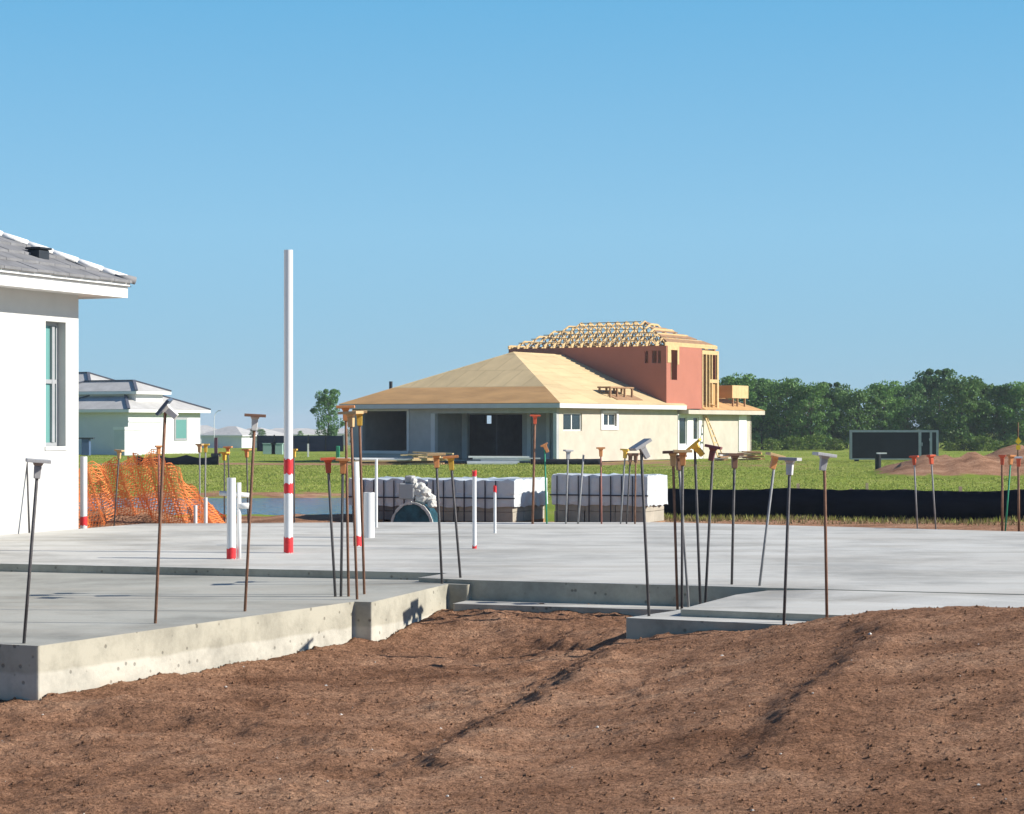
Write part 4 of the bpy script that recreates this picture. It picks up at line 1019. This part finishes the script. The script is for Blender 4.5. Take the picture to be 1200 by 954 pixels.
# ------------------------------------------------------------------ orange safety net
nt_ = thing('safety_net', 'slumped orange plastic safety net piled beside the white house', 'net', (0,0,0))
prof_x = [20,92,130,160,186,202,230,258,272]; prof_y = [552,548,541,534,530,546,575,602,608]
for layer, (Yb, sc, ph, k0, k1) in enumerate(((28.9,1.0,0.0,60,262),(29.8,.96,1.3,55,262))):
    m = MB(); nu = 96; nv = 27; gv = {}
    for i in range(nu+1):
        px = k0 + (k1-k0)*i/nu
        for j in range(nv+1):
            v_ = j/nv
            Yc = Yb + .16*math.sin(px*.05+ph+v_*1.2) + .05*math.sin(px*.19+ph*2+v_*3)
            x_ = (px-CX)*Yc/F + .03*math.sin(v_*9+i*.7+ph)
            g_ = float(np.interp(Yc, LEFT_Y, LEFT_Z)) + .03
            zt = H-(np.interp(px, prof_x, prof_y)-HY)*Yc/F
            zt = g_ + (zt-g_)*sc*(1+.05*math.sin(px*.25+ph)) 
            gv[i,j] = (x_, Yc, g_ + (zt-g_)*v_ + .012*math.sin(i*1.7+j*2.1+ph))
    for i in range(nu+1):
        for j in range(nv+1):
            if i < nu:
                a, b_ = Vector(gv[i,j]), Vector(gv[i+1,j]); w2_ = Vector((0,0,.0052))
                m.add([a-w2_, b_-w2_, b_+w2_, a+w2_], [(0,1,2,3)])
            if j < nv:
                a, b_ = Vector(gv[i,j]), Vector(gv[i,j+1]); w2_ = Vector((.0045,0,0))
                m.add([a-w2_, a+w2_, b_+w2_, b_-w2_], [(0,1,2,3)])
    m.build('net_fold', M['net'], nt_)

# ------------------------------------------------------------------ pallets of blocks
def pallet(label, px, Y, wid, dep, h, rz=-22, pale_side=True, cover=.52, wrap_mat='wrap'):
    z = -.20; b = Vector(((px-CX)*Y/F, Y, z))
    e = thing('block_pallet', label, 'block pallet', b, R(rz), 'pallets of wrapped concrete blocks behind the slab')
    m = MB()
    for y_ in (.04, dep/2, dep-.04): m.box(-wid,0,y_-.04,y_+.04,0,.09)
    for k in range(6): x_ = -wid + (wid-.1)*k/5; m.box(x_,x_+.1,0,dep,.092,.112)
    m.build('pallet_base', M['pine_dark'], e)
    m = MB(); bh = (h-.115)/4; nb = max(3, round(wid/.40)); bw = wid/nb; nd = max(2, round(dep/.40)); bd = dep/nd
    for r in range(4):
        for i in range(nb):
            for j in range(nd):
                if 0 < i < nb-1 and 0 < j < nd-1 and r < 3: continue
                jx = random.uniform(-.006,.006); jy = random.uniform(-.008,.008)
                m.box(-wid+i*bw+.006+jx, -wid+(i+1)*bw-.006+jx, j*bd+.006+jy, (j+1)*bd-.006+jy, .115+r*bh, .115+(r+1)*bh-.006)
    m.build('blocks', M['block_pale'] if pale_side else M['block'], e)
    # plastic hood
    m = MB(); g_ = .03; ring = []
    per = [(-wid-g_,-g_),( g_,-g_),(g_,dep+g_),(-wid-g_,dep+g_)]
    pts = []
    for k in range(4):
        p0, p1 = Vector(per[k]), Vector(per[(k+1)%4]); nseg = 14
        for s in range(nseg): pts.append(p0+(p1-p0)*(s/nseg))
    npt = len(pts); vs = []
    zl = h*(1-cover)
    for row, zz in enumerate((h+.03, h-.0, h-.15, (h+zl)/2, zl+.05, zl)):
        for k, p in enumerate(pts):
            c_ = Vector((-wid/2, dep/2)); o_ = (p-c_).normalized()
            r_ = .005*math.sin(k*1.9+row*1.1) + random.uniform(-.004,.006) - (.006 if row == 0 else 0)
            zz2 = zz + (random.uniform(-.02,.012) if row == 5 else (random.uniform(-.01,.03) if row == 0 else 0))
            vs.append((p.x+o_.x*r_, p.y+o_.y*r_, zz2))
    fs = [(r*npt+k, r*npt+(k+1)%npt, (r+1)*npt+(k+1)%npt, (r+1)*npt+k) for r in range(5) for k in range(npt)]
    vs.append((-wid/2, dep/2, h+.04)); cI = len(vs)-1
    fs += [((k+1)%npt, k, cI) for k in range(npt)]
    m.add(vs, [tuple(reversed(f)) for f in fs]); m.build('plastic_cover', M[wrap_mat], e)
    m = MB()
    for k in range(max(3, int(wid/.16))):
        x_ = -wid + .06 + k*.16
        if x_ < -.03: m.box(x_-.008,x_+.008,-g_-.028,-g_-.02,.05,h+.03)
    m.box(-wid-.05,.05,-g_-.03,-g_-.022,h*.66,h*.66+.018)
    m.build('strapping', M['strap'], e)
    return e
pallet('wrapped block pallet behind the mixer, leftmost of the row', 497, 30.4, 1.15, 1.2, .65, pale_side=False)
pallet('wide wrapped block pallet with sunlit right side left of the dark gap', 601, 29.9, 1.26, 1.25, .66, pale_side=True)
pallet('wrapped block pallet with black cross strap at the right end before the silt fence', 757, 29.6, 1.36, .85, .73, pale_side=True)
# crumpled loose sheet
# ------------------------------------------------------------------ mortar mixer
b = Vector(((488-CX)*29.2/F, 29.2, -.2))
mx_ = thing('mortar_mixer', 'cement crusted mortar mixer with rounded teal drum before the wrapped blocks', 'mixer', b, R(-12))
m = MB(); n_ = 18; vs = []
for x_ in (-.27,.27):
    for i in range(n_+1):
        t_ = math.pi*i/n_; vs.append((.0+math.cos(t_)*.28, x_*.9, .08+math.sin(t_)*.33))
k_ = n_+1
m.add(vs, [(i, i+1, i+1+k_, i+k_) for i in range(n_)] + [tuple(range(k_)), tuple(range(2*k_-1,k_-1,-1))]); m.build('drum', M['teal_metal'], mx_)
m = MB()
for i in range(n_):
    t0_, t1_ = math.pi*i/n_, math.pi*(i+1)/n_
    m.bar((math.cos(t0_)*.285, -.255, .08+math.sin(t0_)*.335),(math.cos(t1_)*.285,-.255,.08+math.sin(t1_)*.335),.03,random.uniform(.02,.05))
m.build('drum_rim', M['crust'], mx_)
m = MB(); m.box(-.20,.02,-.20,.12,.46,.68); m.box(-.13,-.02,-.15,.05,.682,.78); m.build('motor_housing', M['grey_block'], mx_, bevel=.02)
m = MB()
import bmesh
bm_ = bmesh.new()
for (x_,y_,z_,s_) in ((.10,-.1,.48,.10),(.20,-.05,.46,.09),(.06,-.12,.55,.08),(.15,-.10,.55,.085),(.10,-.12,.63,.06),(.03,-.14,.64,.055),(.0,-.15,.71,.05),(.24,-.08,.40,.07)):
    r_ = bmesh.ops.create_icosphere(bm_, subdivisions=2, radius=s_)
    for v_ in r_['verts']: v_.co = v_.co*random.uniform(.8,1.15) + Vector((x_,y_,z_))
bm_.verts.index_update(); m.add([v_.co.copy() for v_ in bm_.verts], [tuple(v_.index for v_ in f_.verts) for f_ in bm_.faces]); bm_.free()
m.build('cement_lumps', M['crust'], mx_)
for x_ in (-.2,.2):
    m = MB(); m.box(x_-.03,x_+.03,-.22,.22,-.02,.12); m.build('leg', M['dark_plastic'], mx_)

# ------------------------------------------------------------------ black container, post, yellow marker
b = P(996,540,124); zg = float(ground_z(np.array([b.x]),np.array([b.y]))[0])
Lc = (1098-996)*124/F; zc0, zc1 = zg+.12, H-(504-HY)*124/F
ct = thing('black_container', 'long black container with pale grey frame before the trees', 'container', (b.x,b.y,zg), R(-8))
hh = zc1-zg; m = MB(); m.box(.06,Lc-.06,.05,2.1,.14,hh-.06); m.build('body', M['black_panel'], ct)
m = MB(); f_ = .13
m.box(0,f_,0,f_,.1,hh); m.box(Lc-f_,Lc,0,f_,.1,hh); m.box(f_,Lc-f_,0,f_,hh-f_,hh-.002); m.box(f_,Lc-f_,.01,.1,.1,.18)
m.box(Lc*.775,Lc*.775+.16,-.02,f_,.1,hh-.004); m.box(Lc*.92-.09,Lc*.92+.04,-.02,f_,.1,hh-.004)
m.box(0,f_,2.0,2.12,.1,hh); m.box(Lc-f_,Lc,2.0,2.12,.1,hh)
m.build('frame', M['grey_metal'], ct)
m = MB(); m.box(Lc-.058,Lc+.01,.135,1.99,.15,hh-.07); m.build('end_panel', M['grey_metal'], ct)
m = MB(); m.box(Lc*.81,Lc*.81+.05,-.04,.04,.9,1.1); m.box(Lc*.895,Lc*.895+.05,-.04,.04,1.2,1.35); m.build('latch', M['grey_metal'], ct)
for x_ in (.4, Lc-.6):
    m = MB(); m.box(x_-.12,x_+.12,.1,2.0,-.05,.14); m.build('skid', M['dark_plastic'], ct)
b = P(1029,557,92); zg = float(ground_z(np.array([b.x]),np.array([b.y]))[0])
po = thing('utility_post', 'short black utility post with pale lid on the grass left of the soil heap', 'post', (b.x,b.y,zg))
m = MB(); m.lathe([(0,-.05),(.13,-.05),(.13,.72),(.12,.74),(0,.74)], 14); m.build('post_body', M['black_panel'], po)
m = MB(); m.box(-.06,.36,-.1,.1,.742,.80); m.build('lid', M['mortar'], po)
p = P(1193,560,60); zg = float(ground_z(np.array([p.x]),np.array([p.y]))[0])
ym_ = thing('marker_post', 'thin marker post with yellow diamond plate at the right edge', 'sign', (p.x,p.y,zg))
m = MB(); m.cyl((0,0,-.1),(0,0,H-(500-HY)*60/F-zg+.12), .022, n=8); m.build('post', M['rod_rust'], ym_)
zz = H-(520-HY)*60/F-zg; m = MB(); s_ = .085
m.add([(-s_,-.03,zz+.06),(0,-.03,zz-.03),(s_,-.03,zz+.06),(0,-.03,zz+.19),(-s_,-.04,zz+.06),(0,-.04,zz-.03),(s_,-.04,zz+.06),(0,-.04,zz+.19)], [(0,1,2,3),(7,6,5,4),(0,4,5,1),(1,5,6,2),(2,6,7,3),(3,7,4,0)])
m.box(-.06,.06,-.04,-.03,zz-.17,zz-.04); m.build('yellow_plate', M['yellow_sign'], ym_)

# ------------------------------------------------------------------ far white house (left)
def far_house(name, label, loc, rz, bodies, group=None, wins=(), roofm='far_roof', wallm='far_wall', caps=True, cat='house'):
    """bodies: (x0,x1,y0,y1,eave_z,pitch,overhang)"""
    e = thing(name, label, cat, loc, rz, group)
    for (x0,x1,y0,y1,ez_,pi_,ov_) in bodies:
        m = MB(); m.box(x0+ov_,x1-ov_,y0+ov_,y1-ov_,-.3,ez_-.2); m.build('wall', M[wallm], e)
        m = MB(); c, r0, r1 = hip(m, x0,x1,y0,y1,ez_,pi_); rf_ = m.build('roof', M[roofm], e)
        m = MB(); fascia(m, x0+.01,x1-.01,y0+.01,y1-.01,ez_-.22,ez_-.012,.06); m.build('fascia', M['white_trim'], rf_)
        if caps:
            m = MB(); up_ = Vector((0,0,.05))
            ends = [(c[0],r0),(c[1],r0 if (y1-y0)>=(x1-x0) else r1),(c[2],r1),(c[3],r1 if (y1-y0)>=(x1-x0) else r0),(r0,r1)]
            for p_, q_ in ends:
                if (Vector(p_)-Vector(q_)).length > .1: m.bar(Vector(p_)+up_, Vector(q_)+up_, .2, .09)
            m.build('hip_tiles', M['hip_cap'], rf_)
    for (x_,y0_,y1_,z0_,z1_) in wins:
        m = MB(); m.box(x_,x_+.05,y0_,y1_,z0_,z1_); fr_ = m.build('window', M['win_frame'], e)
        m = MB(); m.box(x_+.05,x_+.06,y0_+.15,y1_-.15,z0_+.15,z1_-.15); m.build('pane', M['glass_teal'], fr_)
    return e
D = 150.0
LH = Vector(((151-CX)*D/F, D, -.70))
def lyh(px, x=0): 
    k = (px-CX)/F; return (k*(LH.y+UY*x) - LH.x - UX*x)/(VX - k*VY)
def lxh(px, y):
    k = (px-CX)/F; return (k*(LH.y+VY*y) - LH.x - VX*y)/(UX - k*UY)
ylen = lyh(247)
wy0_, wy1_ = lyh(211), lyh(226)
lh = far_house('far_white_house', 'finished white house with stepped grey hip roofs across the pond', LH, R(-PH),
    [(-8.4,0,0,ylen,3.18,.40,.55), (-9.5,-1.0,lyh(160,-1),lyh(201,-1),4.5,.40,.45), (lxh(107,5)-9,lxh(107,5),5,11.5,4.68,.42,.5)],
    wins=[(-.55,wy0_,wy1_,.95,2.6)])
m = MB(); m.box(-.549,-.50,lyh(157),lyh(196),2.28,2.40); m.build('shadow_strip', M['fascia_grey'], lh)  # grey strip drawn in place of the horizontal shadow line on the wall
b = P(146,531,146); cb = thing('utility_cabinet', 'pale box cabinet with white lid by the far white house', 'cabinet', (b.x,b.y,-.72), R(-PH))
m = MB(); m.box(-.95,0,0,1.75,0,1.75); m.build('body', M['fascia_grey'], cb); m = MB(); m.box(-1.0,.05,-.05,1.8,1.752,1.95); m.build('lid', M['white_trim'], cb)
b = P(101,533,142); bn = thing('wheelie_bin', 'blue wheelie bin with dark lid beside the far white house', 'bin', (b.x,b.y,-.72), 0)
m = MB(); m.prism([(-.26,-.26),(.26,-.26),(.26,.26),(-.26,.26)], 1.15, .06); m.build('bin_body', M['bin_blue'], bn, bevel=.03)
m = MB(); m.box(-.52,.52,-.32,.32,1.152,1.24); m.build('lid', M['dark_plastic'], bn)
GH = 'far houses on the horizon'
def fh(label, px, Y, wx, wy, ez_, pi_, rz):
    b = Vector(((px-CX)*Y/F, Y, -3.45)); far_house('distant_house', label, b, R(rz), [(-wx/2,wx/2,0,wy,ez_,pi_,.5)], GH, caps=False)
fh('distant white house with grey hip roof just right of the far white house', 258, 450, 11, 9, 2.9, .42, -25)
fh('distant house just behind the right eave of the far white house', 236, 470, 12, 9, 3.2, .40, 10)
fh('distant house with pale walls left of the brown capped dowel', 284, 455, 12, 10, 2.8, .35, -30)
fh('low distant house right of the brown capped dowel', 316, 520, 15, 9, 2.8, .25, -10)
fh('low distant house just left of the tall white pole', 333, 530, 13, 9, 3.0, .30, 8)
fh('low distant house right of the tall white pole', 358, 520, 13, 10, 2.9, .28, 14)
fh('distant house partly behind the dark far tree', 386, 535, 14, 10, 3.0, .26, -12)
# dark blue screen fence and cabinets
a_, b_ = P(302,532,172), P(402,532,168)
sfn = thing('screen_fence', 'dark blue screened fence across the far bank', 'fence', (0,0,0))
m = MB(); m.bar((a_.x,a_.y,-.1),(b_.x,b_.y,-.1),.06,1.25); m.build('screen', M['screen_blue'], sfn)
for t_ in (.0,.2,.4,.6,.8,1.0):
    p = a_*(1-t_)+b_*t_; m = MB(); m.box(p.x-.05,p.x+.05,p.y-.12,p.y-.03,-.8,.6); m.build('post', M['dark_plastic'], sfn)
for px, wd_, lab in ((316,.9,'pale green utility cabinet left of its twin before the blue screen'),(325,.8,'pale green utility cabinet right of its twin, nearest the tall pole')):
    p = P(px,534,150); e = thing('utility_cabinet', lab, 'cabinet', (p.x,p.y,-.75)); m = MB(); m.box(-wd_/2,wd_/2,-.3,.3,0,.78); m.build('body', M['utility_green'], e, bevel=.03)
    m = MB(); m.box(-wd_/2-.03,wd_/2+.03,-.33,.33,.782,.84); m.build('lid', M['utility_green'], e)
p = P(361,533,140); e = MB(); e.box(-.05,.05,-.05,.05,-.1,.85); tag(e.build('marker_stake', M['mortar'], loc=(p.x,p.y,-.72)), 'pale marker stake in front of the dark blue screen', 'stake')
p = P(396,533,138); e = MB(); e.box(-.12,.12,-.1,.1,-.1,.72); tag(e.build('green_pedestal', M['rod_green'], loc=(p.x,p.y,-.72), bevel=.04), 'small green pedestal box below the left eave of the unfinished house', 'pedestal')
p = P(253,530,140); e = thing('barrier_post', 'dark purple post on a dark foot right of the far white house', 'post', (p.x,p.y,-.72)); m = MB(); m.box(-.10,.10,-.08,.08,.2,1.25); m.build('post', M['purple'], e); m = MB(); m.box(-.3,.3,-.2,.2,-.05,.22); m.build('foot', M['dark_plastic'], e)
p = P(251,512,300); e = thing('street_lamp', 'thin white street lamp with curved arm behind the far white house', 'street lamp', (p.x,p.y,-.72)); m = MB()
pts = [Vector((0,0,0)),Vector((0,0,2.9)),Vector((.05,0,3.5)),Vector((.25,0,3.95)),Vector((.6,0,4.2))]
for i in range(4): m.cyl(pts[i],pts[i+1],.045,.04,n=6)
m.build('lamp_post', M['mortar'], e); m = MB(); m.box(.5,.95,-.1,.1,4.15,4.26); m.build('lamp_head', M['grey_metal'], e)

# ------------------------------------------------------------------ trees
def tree_proto(h, wd, leaves, seed, lmat, low=.12, leaf=.26):
    rr = random.Random(seed); nr = np.random.default_rng(seed)
    e = thing('broadleaf_tree', 'tree', 'tree')
    m = MB(); rt = .055*h*.35
    top = Vector((rr.uniform(-.2,.2), rr.uniform(-.2,.2), h*.72)); mid = top*.5 + Vector((rr.uniform(-.15,.15),rr.uniform(-.15,.15),0))
    m.cyl((0,0,-.3), mid, rt*1.25, rt*.8, 8); m.cyl(mid, top, rt*.8, rt*.25, 7)
    clumps = []
    nl = 15
    for i in range(nl):
        z = h*(low + .12 + (.80-low)*(i+.5)/nl); a = i*2.4 + rr.uniform(-.4,.4)
        u = (z/h-low)/(1-low); rad = wd/2*(math.sin(math.pi*min(.97, .20+.74*u))**.7)*rr.uniform(.55,1.05)
        c = Vector((math.cos(a)*rad*.75, math.sin(a)*rad*.75, z + rr.uniform(-.3,.3)))
        zb = min(z*.75, h*.65); bp_ = mid*(zb/mid.z) if zb < mid.z else mid + (top-mid)*((zb-mid.z)/(top.z-mid.z))
        m.cyl(bp_, c, rt*.38, rt*.08, 5); clumps.append((c, wd*rr.uniform(.14,.25)))
    for i in range(5): clumps.append((Vector((rr.uniform(-.25,.25)*wd, rr.uniform(-.25,.25)*wd, h*rr.uniform(.8,.95))), wd*rr.uniform(.10,.18)))
    for i in range(6):
        a = rr.uniform(0,6.28); clumps.append((Vector((math.cos(a)*wd*.28, math.sin(a)*wd*.28, h*rr.uniform(low,low+.25))), wd*rr.uniform(.12,.2)))
    for i in range(9):   # small sprays that break the outline
        a = rr.uniform(0,6.28); u = rr.uniform(.35,.98); rad = wd/2*(math.sin(math.pi*min(.97,.2+.74*u))**.7)*rr.uniform(1.0,1.2)
        c = Vector((math.cos(a)*rad, math.sin(a)*rad, h*(low+(1-low)*u))); clumps.append((c, wd*rr.uniform(.05,.10)))
        m.cyl(mid+(top-mid)*rr.uniform(.1,.9), c, rt*.15, rt*.04, 4)
    m.build('trunk', M['bark'], e, smooth=True)
    per = leaves//(len(clumps)-6); V = []
    for c, r in clumps:
        d = nr.normal(size=(per,3)); d /= np.linalg.norm(d,axis=1)[:,None]
        rad = r*(.45+.65*nr.random(per)**.6); p = np.array(c)[None] + d*rad[:,None]*np.array([1,1,.72])
        a = nr.normal(size=(per,3)); a /= np.linalg.norm(a,axis=1)[:,None]; b = np.cross(a, nr.normal(size=(per,3))); b /= np.linalg.norm(b,axis=1)[:,None]
        s = leaf*(.5+.9*nr.random(per))[:,None]
        V.append(np.stack([p-a*s*.5, p+b*s*.32, p+a*s*.5, p-b*s*.32], 1))
    V = np.concatenate(V); nq = len(V)
    V[:,:,2] = np.maximum(V[:,:,2], .02)
    me = bpy.data.meshes.new('crown'); me.vertices.add(4*nq); me.vertices.foreach_set('co', V.ravel())
    me.loops.add(4*nq); me.loops.foreach_set('vertex_index', np.arange(4*nq, dtype=np.int32)); me.polygons.add(nq); me.polygons.foreach_set('loop_start', np.arange(0,4*nq,4,dtype=np.int32))
    me.materials.append(M[lmat]); me.update(calc_edges=True)
    c = bpy.data.objects.new('crown', me); COL.objects.link(c); c.parent = e
    return e
protos = [tree_proto(7.0, 5.2, 6500, 1, 'leaf'), tree_proto(7.2, 5.0, 6500, 2, 'leaf_dark'), tree_proto(6.6, 5.4, 6500, 3, 'leaf'), tree_proto(7.4, 4.6, 6500, 4, 'leaf_dark')]
used = [False]*4
def plant(k, px, top_py, Y, label, group='trees of the wood behind the field', sw=1.0):
    o = protos[k] if not used[k] else copy_tree(protos[k]); used[k] = True
    hs_ = [7.0,7.2,6.6,7.4][k]; need = H-(top_py-HY)*Y/F + .72
    s = need/(hs_*.99); x = (px-CX)*Y/F
    o.location = (x, Y, -.74); o.scale = (s*sw, s*sw, s); o.rotation_euler = (0,0,random.uniform(0,6.28)); tag(o, label, 'tree', group)
row = [(0,862,441,186,'leafy green tree rising behind the plywood box of the unfinished house'),
 (1,893,447,190,'dark green tree just right of the far wing roof edge'),
 (2,920,446,187,'light green tree second right of the unfinished house'),
 (0,950,451,185,'rounded green tree midway between the house and the container'),
 (3,976,450,189,'narrow dark tree left of the notch in the treetops'),
 (2,1006,458,186,'lower green tree at the notch above the container left end'),
 (0,1034,449,188,'green tree behind the middle of the black container'),
 (1,1064,450,190,'dark tree behind the right door of the black container'),
 (3,1098,435,192,'tallest dark tree standing behind the container right end'),
 (2,1128,444,186,'broad light green tree right of the tallest one'),
 (0,1150,448,189,'green tree above the left part of the soil heap'),
 (1,1178,452,187,'dark tree with low top near the right edge'),
 (2,1204,450,186,'green tree cut by the right edge of the picture')]
for r in row: plant(*r)
ub = ['back tree seen as dark foliage between the front crowns, behind the tree by the house','back tree behind the light green one','back tree behind the rounded one','back tree behind the treetop notch','back tree behind the container middle','back tree behind the tallest tree','back tree behind the broad one','back tree behind the low dark one']
for i, px in enumerate((880,915,950,992,1040,1088,1135,1185)): plant(random.choice((1,3)), px, (446,450,454,466,458,446,452,458)[i], 200, ub[i], sw=1.25)
for i, px in enumerate((1240,1275,1310,1350)): plant(random.choice((0,1,2,3)), px, 452, 188, 'tree of the wood beyond the right edge of the picture', sw=1.1)
plant(3, 614, 470, 165, 'tree seen only through the rear opening of the unfinished house', group='lone far trees', sw=1.2)
plant(3, 384, 458, 176, 'lone dark tree behind the left eave of the unfinished house', group='lone far trees', sw=.8)
plant(0, 352, 505, 330, 'small distant tree right of the tall white pole', group='lone far trees')
plant(2, 306, 503, 330, 'small distant tree just right of the brown capped dowel', group='lone far trees')
plant(1, 296, 503, 350, 'small distant tree just left of the brown capped dowel', group='lone far trees')
for i, px in enumerate((-40, 20, 420, 445)): plant((0,1,2,3)[i], px, 488, 230, ('far tree hidden behind the white house','far tree hidden behind the near white house wall','far tree behind the unfinished house roof','far tree behind the unfinished house')[i], group='lone far trees')
shrub_spots = [(880,526,180,1.2),(905,528,178,1.0),(930,526,179,1.3),(955,524,180,1.4),(978,527,177,1.0),(1113,527,172,1.0),(1130,525,173,1.2),(1150,528,172,1.1),(1168,527,174,1.1),(1188,526,173,1.2)]
sp = tree_proto(1.0, 1.7, 1500, 9, 'leaf_bright', low=.05, leaf=.12)
names = ['bright green shrub at the foot of the trees by the house wall','low bright shrub second from the unfinished house','bright shrub below the light green tree','taller bright shrub midway to the container','low bright shrub just left of the container','bright shrub just right of the container','taller bright shrub above the soil heap','low bright shrub behind the soil heap middle','bright shrub behind the red capped dowels','bright shrub at the right edge']
for i, (px, py, Y, s) in enumerate(shrub_spots):
    o = sp if i == 0 else copy_tree(sp); o.name = 'shrub'; o.location = ((px-CX)*Y/F, Y, -.74); s *= random.uniform(.6,1.0); o.scale = (s*random.uniform(.9,1.5),s*1.3,s); o.rotation_euler = (0,0,i*1.3); tag(o, names[i], 'shrub', 'bright shrubs at the foot of the trees')

# ------------------------------------------------------------------ thin air
hz_ = MB(); hz_.box(-2600,2600,-250,2600,-5,14)
hm_ = bpy.data.materials.new('thin_haze'); hm_.use_nodes = True; hn = hm_.node_tree.nodes; hn.remove(hn['Principled BSDF'])
pv = hn.new('ShaderNodeVolumePrincipled'); pv.inputs['Color'].default_value = (.82,.90,1,1); pv.inputs['Density'].default_value = .0003; pv.inputs['Anisotropy'].default_value = 0
hm_.node_tree.links.new(pv.outputs[0], hn['Material Output'].inputs['Volume'])
tag(hz_.build('haze', hm_), 'thin blue summer haze over the fields', None, None, 'stuff')

# ------------------------------------------------------------------ light, sky, camera
SUN_AZ = -8.0     # degrees from +X, counter-clockwise, direction to the sun
SUN_EL = 31.0
sd = Vector((math.cos(R(SUN_AZ))*math.cos(R(SUN_EL)), math.sin(R(SUN_AZ))*math.cos(R(SUN_EL)), math.sin(R(SUN_EL))))
sl_ = bpy.data.lights.new('sun', 'SUN'); sl_.energy = 5.0; sl_.angle = R(.53); sl_.color = (1, .945, .86)
so3 = bpy.data.objects.new('sun', sl_); COL.objects.link(so3); so3.rotation_euler = sd.to_track_quat('Z', 'Y').to_euler()
wd_ = bpy.data.worlds.new('World'); scene.world = wd_; wd_.use_nodes = True
nt2 = wd_.node_tree; bg = nt2.nodes['Background']
sky = nt2.nodes.new('ShaderNodeTexSky'); sky.sky_type = 'NISHITA'; sky.sun_disc = False
sky.sun_elevation = R(SUN_EL); sky.sun_rotation = R(90 - SUN_AZ)
sky.air_density = 1.0; sky.dust_density = 0; sky.ozone_density = 10; sky.altitude = 0
mxs = nt2.nodes.new('ShaderNodeMix'); mxs.data_type = 'RGBA'; mxs.inputs['Factor'].default_value = .5   # thin even haze over the clear sky
mxs.inputs['B'].default_value = (2.25, 5.35, 7.7, 1); nt2.links.new(sky.outputs[0], mxs.inputs['A'])
tcw = nt2.nodes.new('ShaderNodeTexCoord'); spw = nt2.nodes.new('ShaderNodeSeparateXYZ'); nt2.links.new(tcw.outputs['Generated'], spw.inputs['Vector'])
mrw = nt2.nodes.new('ShaderNodeMapRange'); mrw.inputs['From Min'].default_value = .22; mrw.inputs['From Max'].default_value = .42; mrw.inputs['To Min'].default_value = .8; mrw.inputs['To Max'].default_value = .0
nt2.links.new(spw.outputs['Z'], mrw.inputs['Value']); nt2.links.new(mrw.outputs['Result'], mxs.inputs['Factor'])
rmp = nt2.nodes.new('ShaderNodeValToRGB'); el_ = rmp.color_ramp.elements     # haze colour: paler towards the horizon
el_[0].position = 0; el_[0].color = (.300,.520,.680,1); el_[1].position = .22; el_[1].color = (.130,.450,.745,1)
em_ = rmp.color_ramp.elements.new(.09); em_.color = (.285,.570,.785,1)
nt2.links.new(spw.outputs['Z'], rmp.inputs['Fac'])
vm_ = nt2.nodes.new('ShaderNodeVectorMath'); vm_.operation = 'SCALE'; vm_.inputs['Scale'].default_value = 10
nt2.links.new(rmp.outputs['Color'], vm_.inputs[0]); nt2.links.new(vm_.outputs[0], mxs.inputs['B'])
nt2.links.new(mxs.outputs['Result'], bg.inputs['Color']); bg.inputs['Strength'].default_value = .075

cam = bpy.data.cameras.new('camera'); co = bpy.data.objects.new('camera', cam); COL.objects.link(co)
co.location = (0, 0, H); co.rotation_euler = (R(90), 0, 0)
cam.sensor_width = 36; cam.lens = 36*F/1200; cam.shift_y = (HY-477)/1200
cam.clip_start = .1; cam.clip_end = 8000
scene.camera = co
scene.view_settings.view_transform = 'Standard'; scene.view_settings.look = 'None'
scene.view_settings.exposure = 0.55; scene.view_settings.gamma = 1
scene.render.engine = 'CYCLES'
scene.cycles.max_bounces = 6; scene.cycles.diffuse_bounces = 3; scene.cycles.glossy_bounces = 3; scene.cycles.use_denoising = True
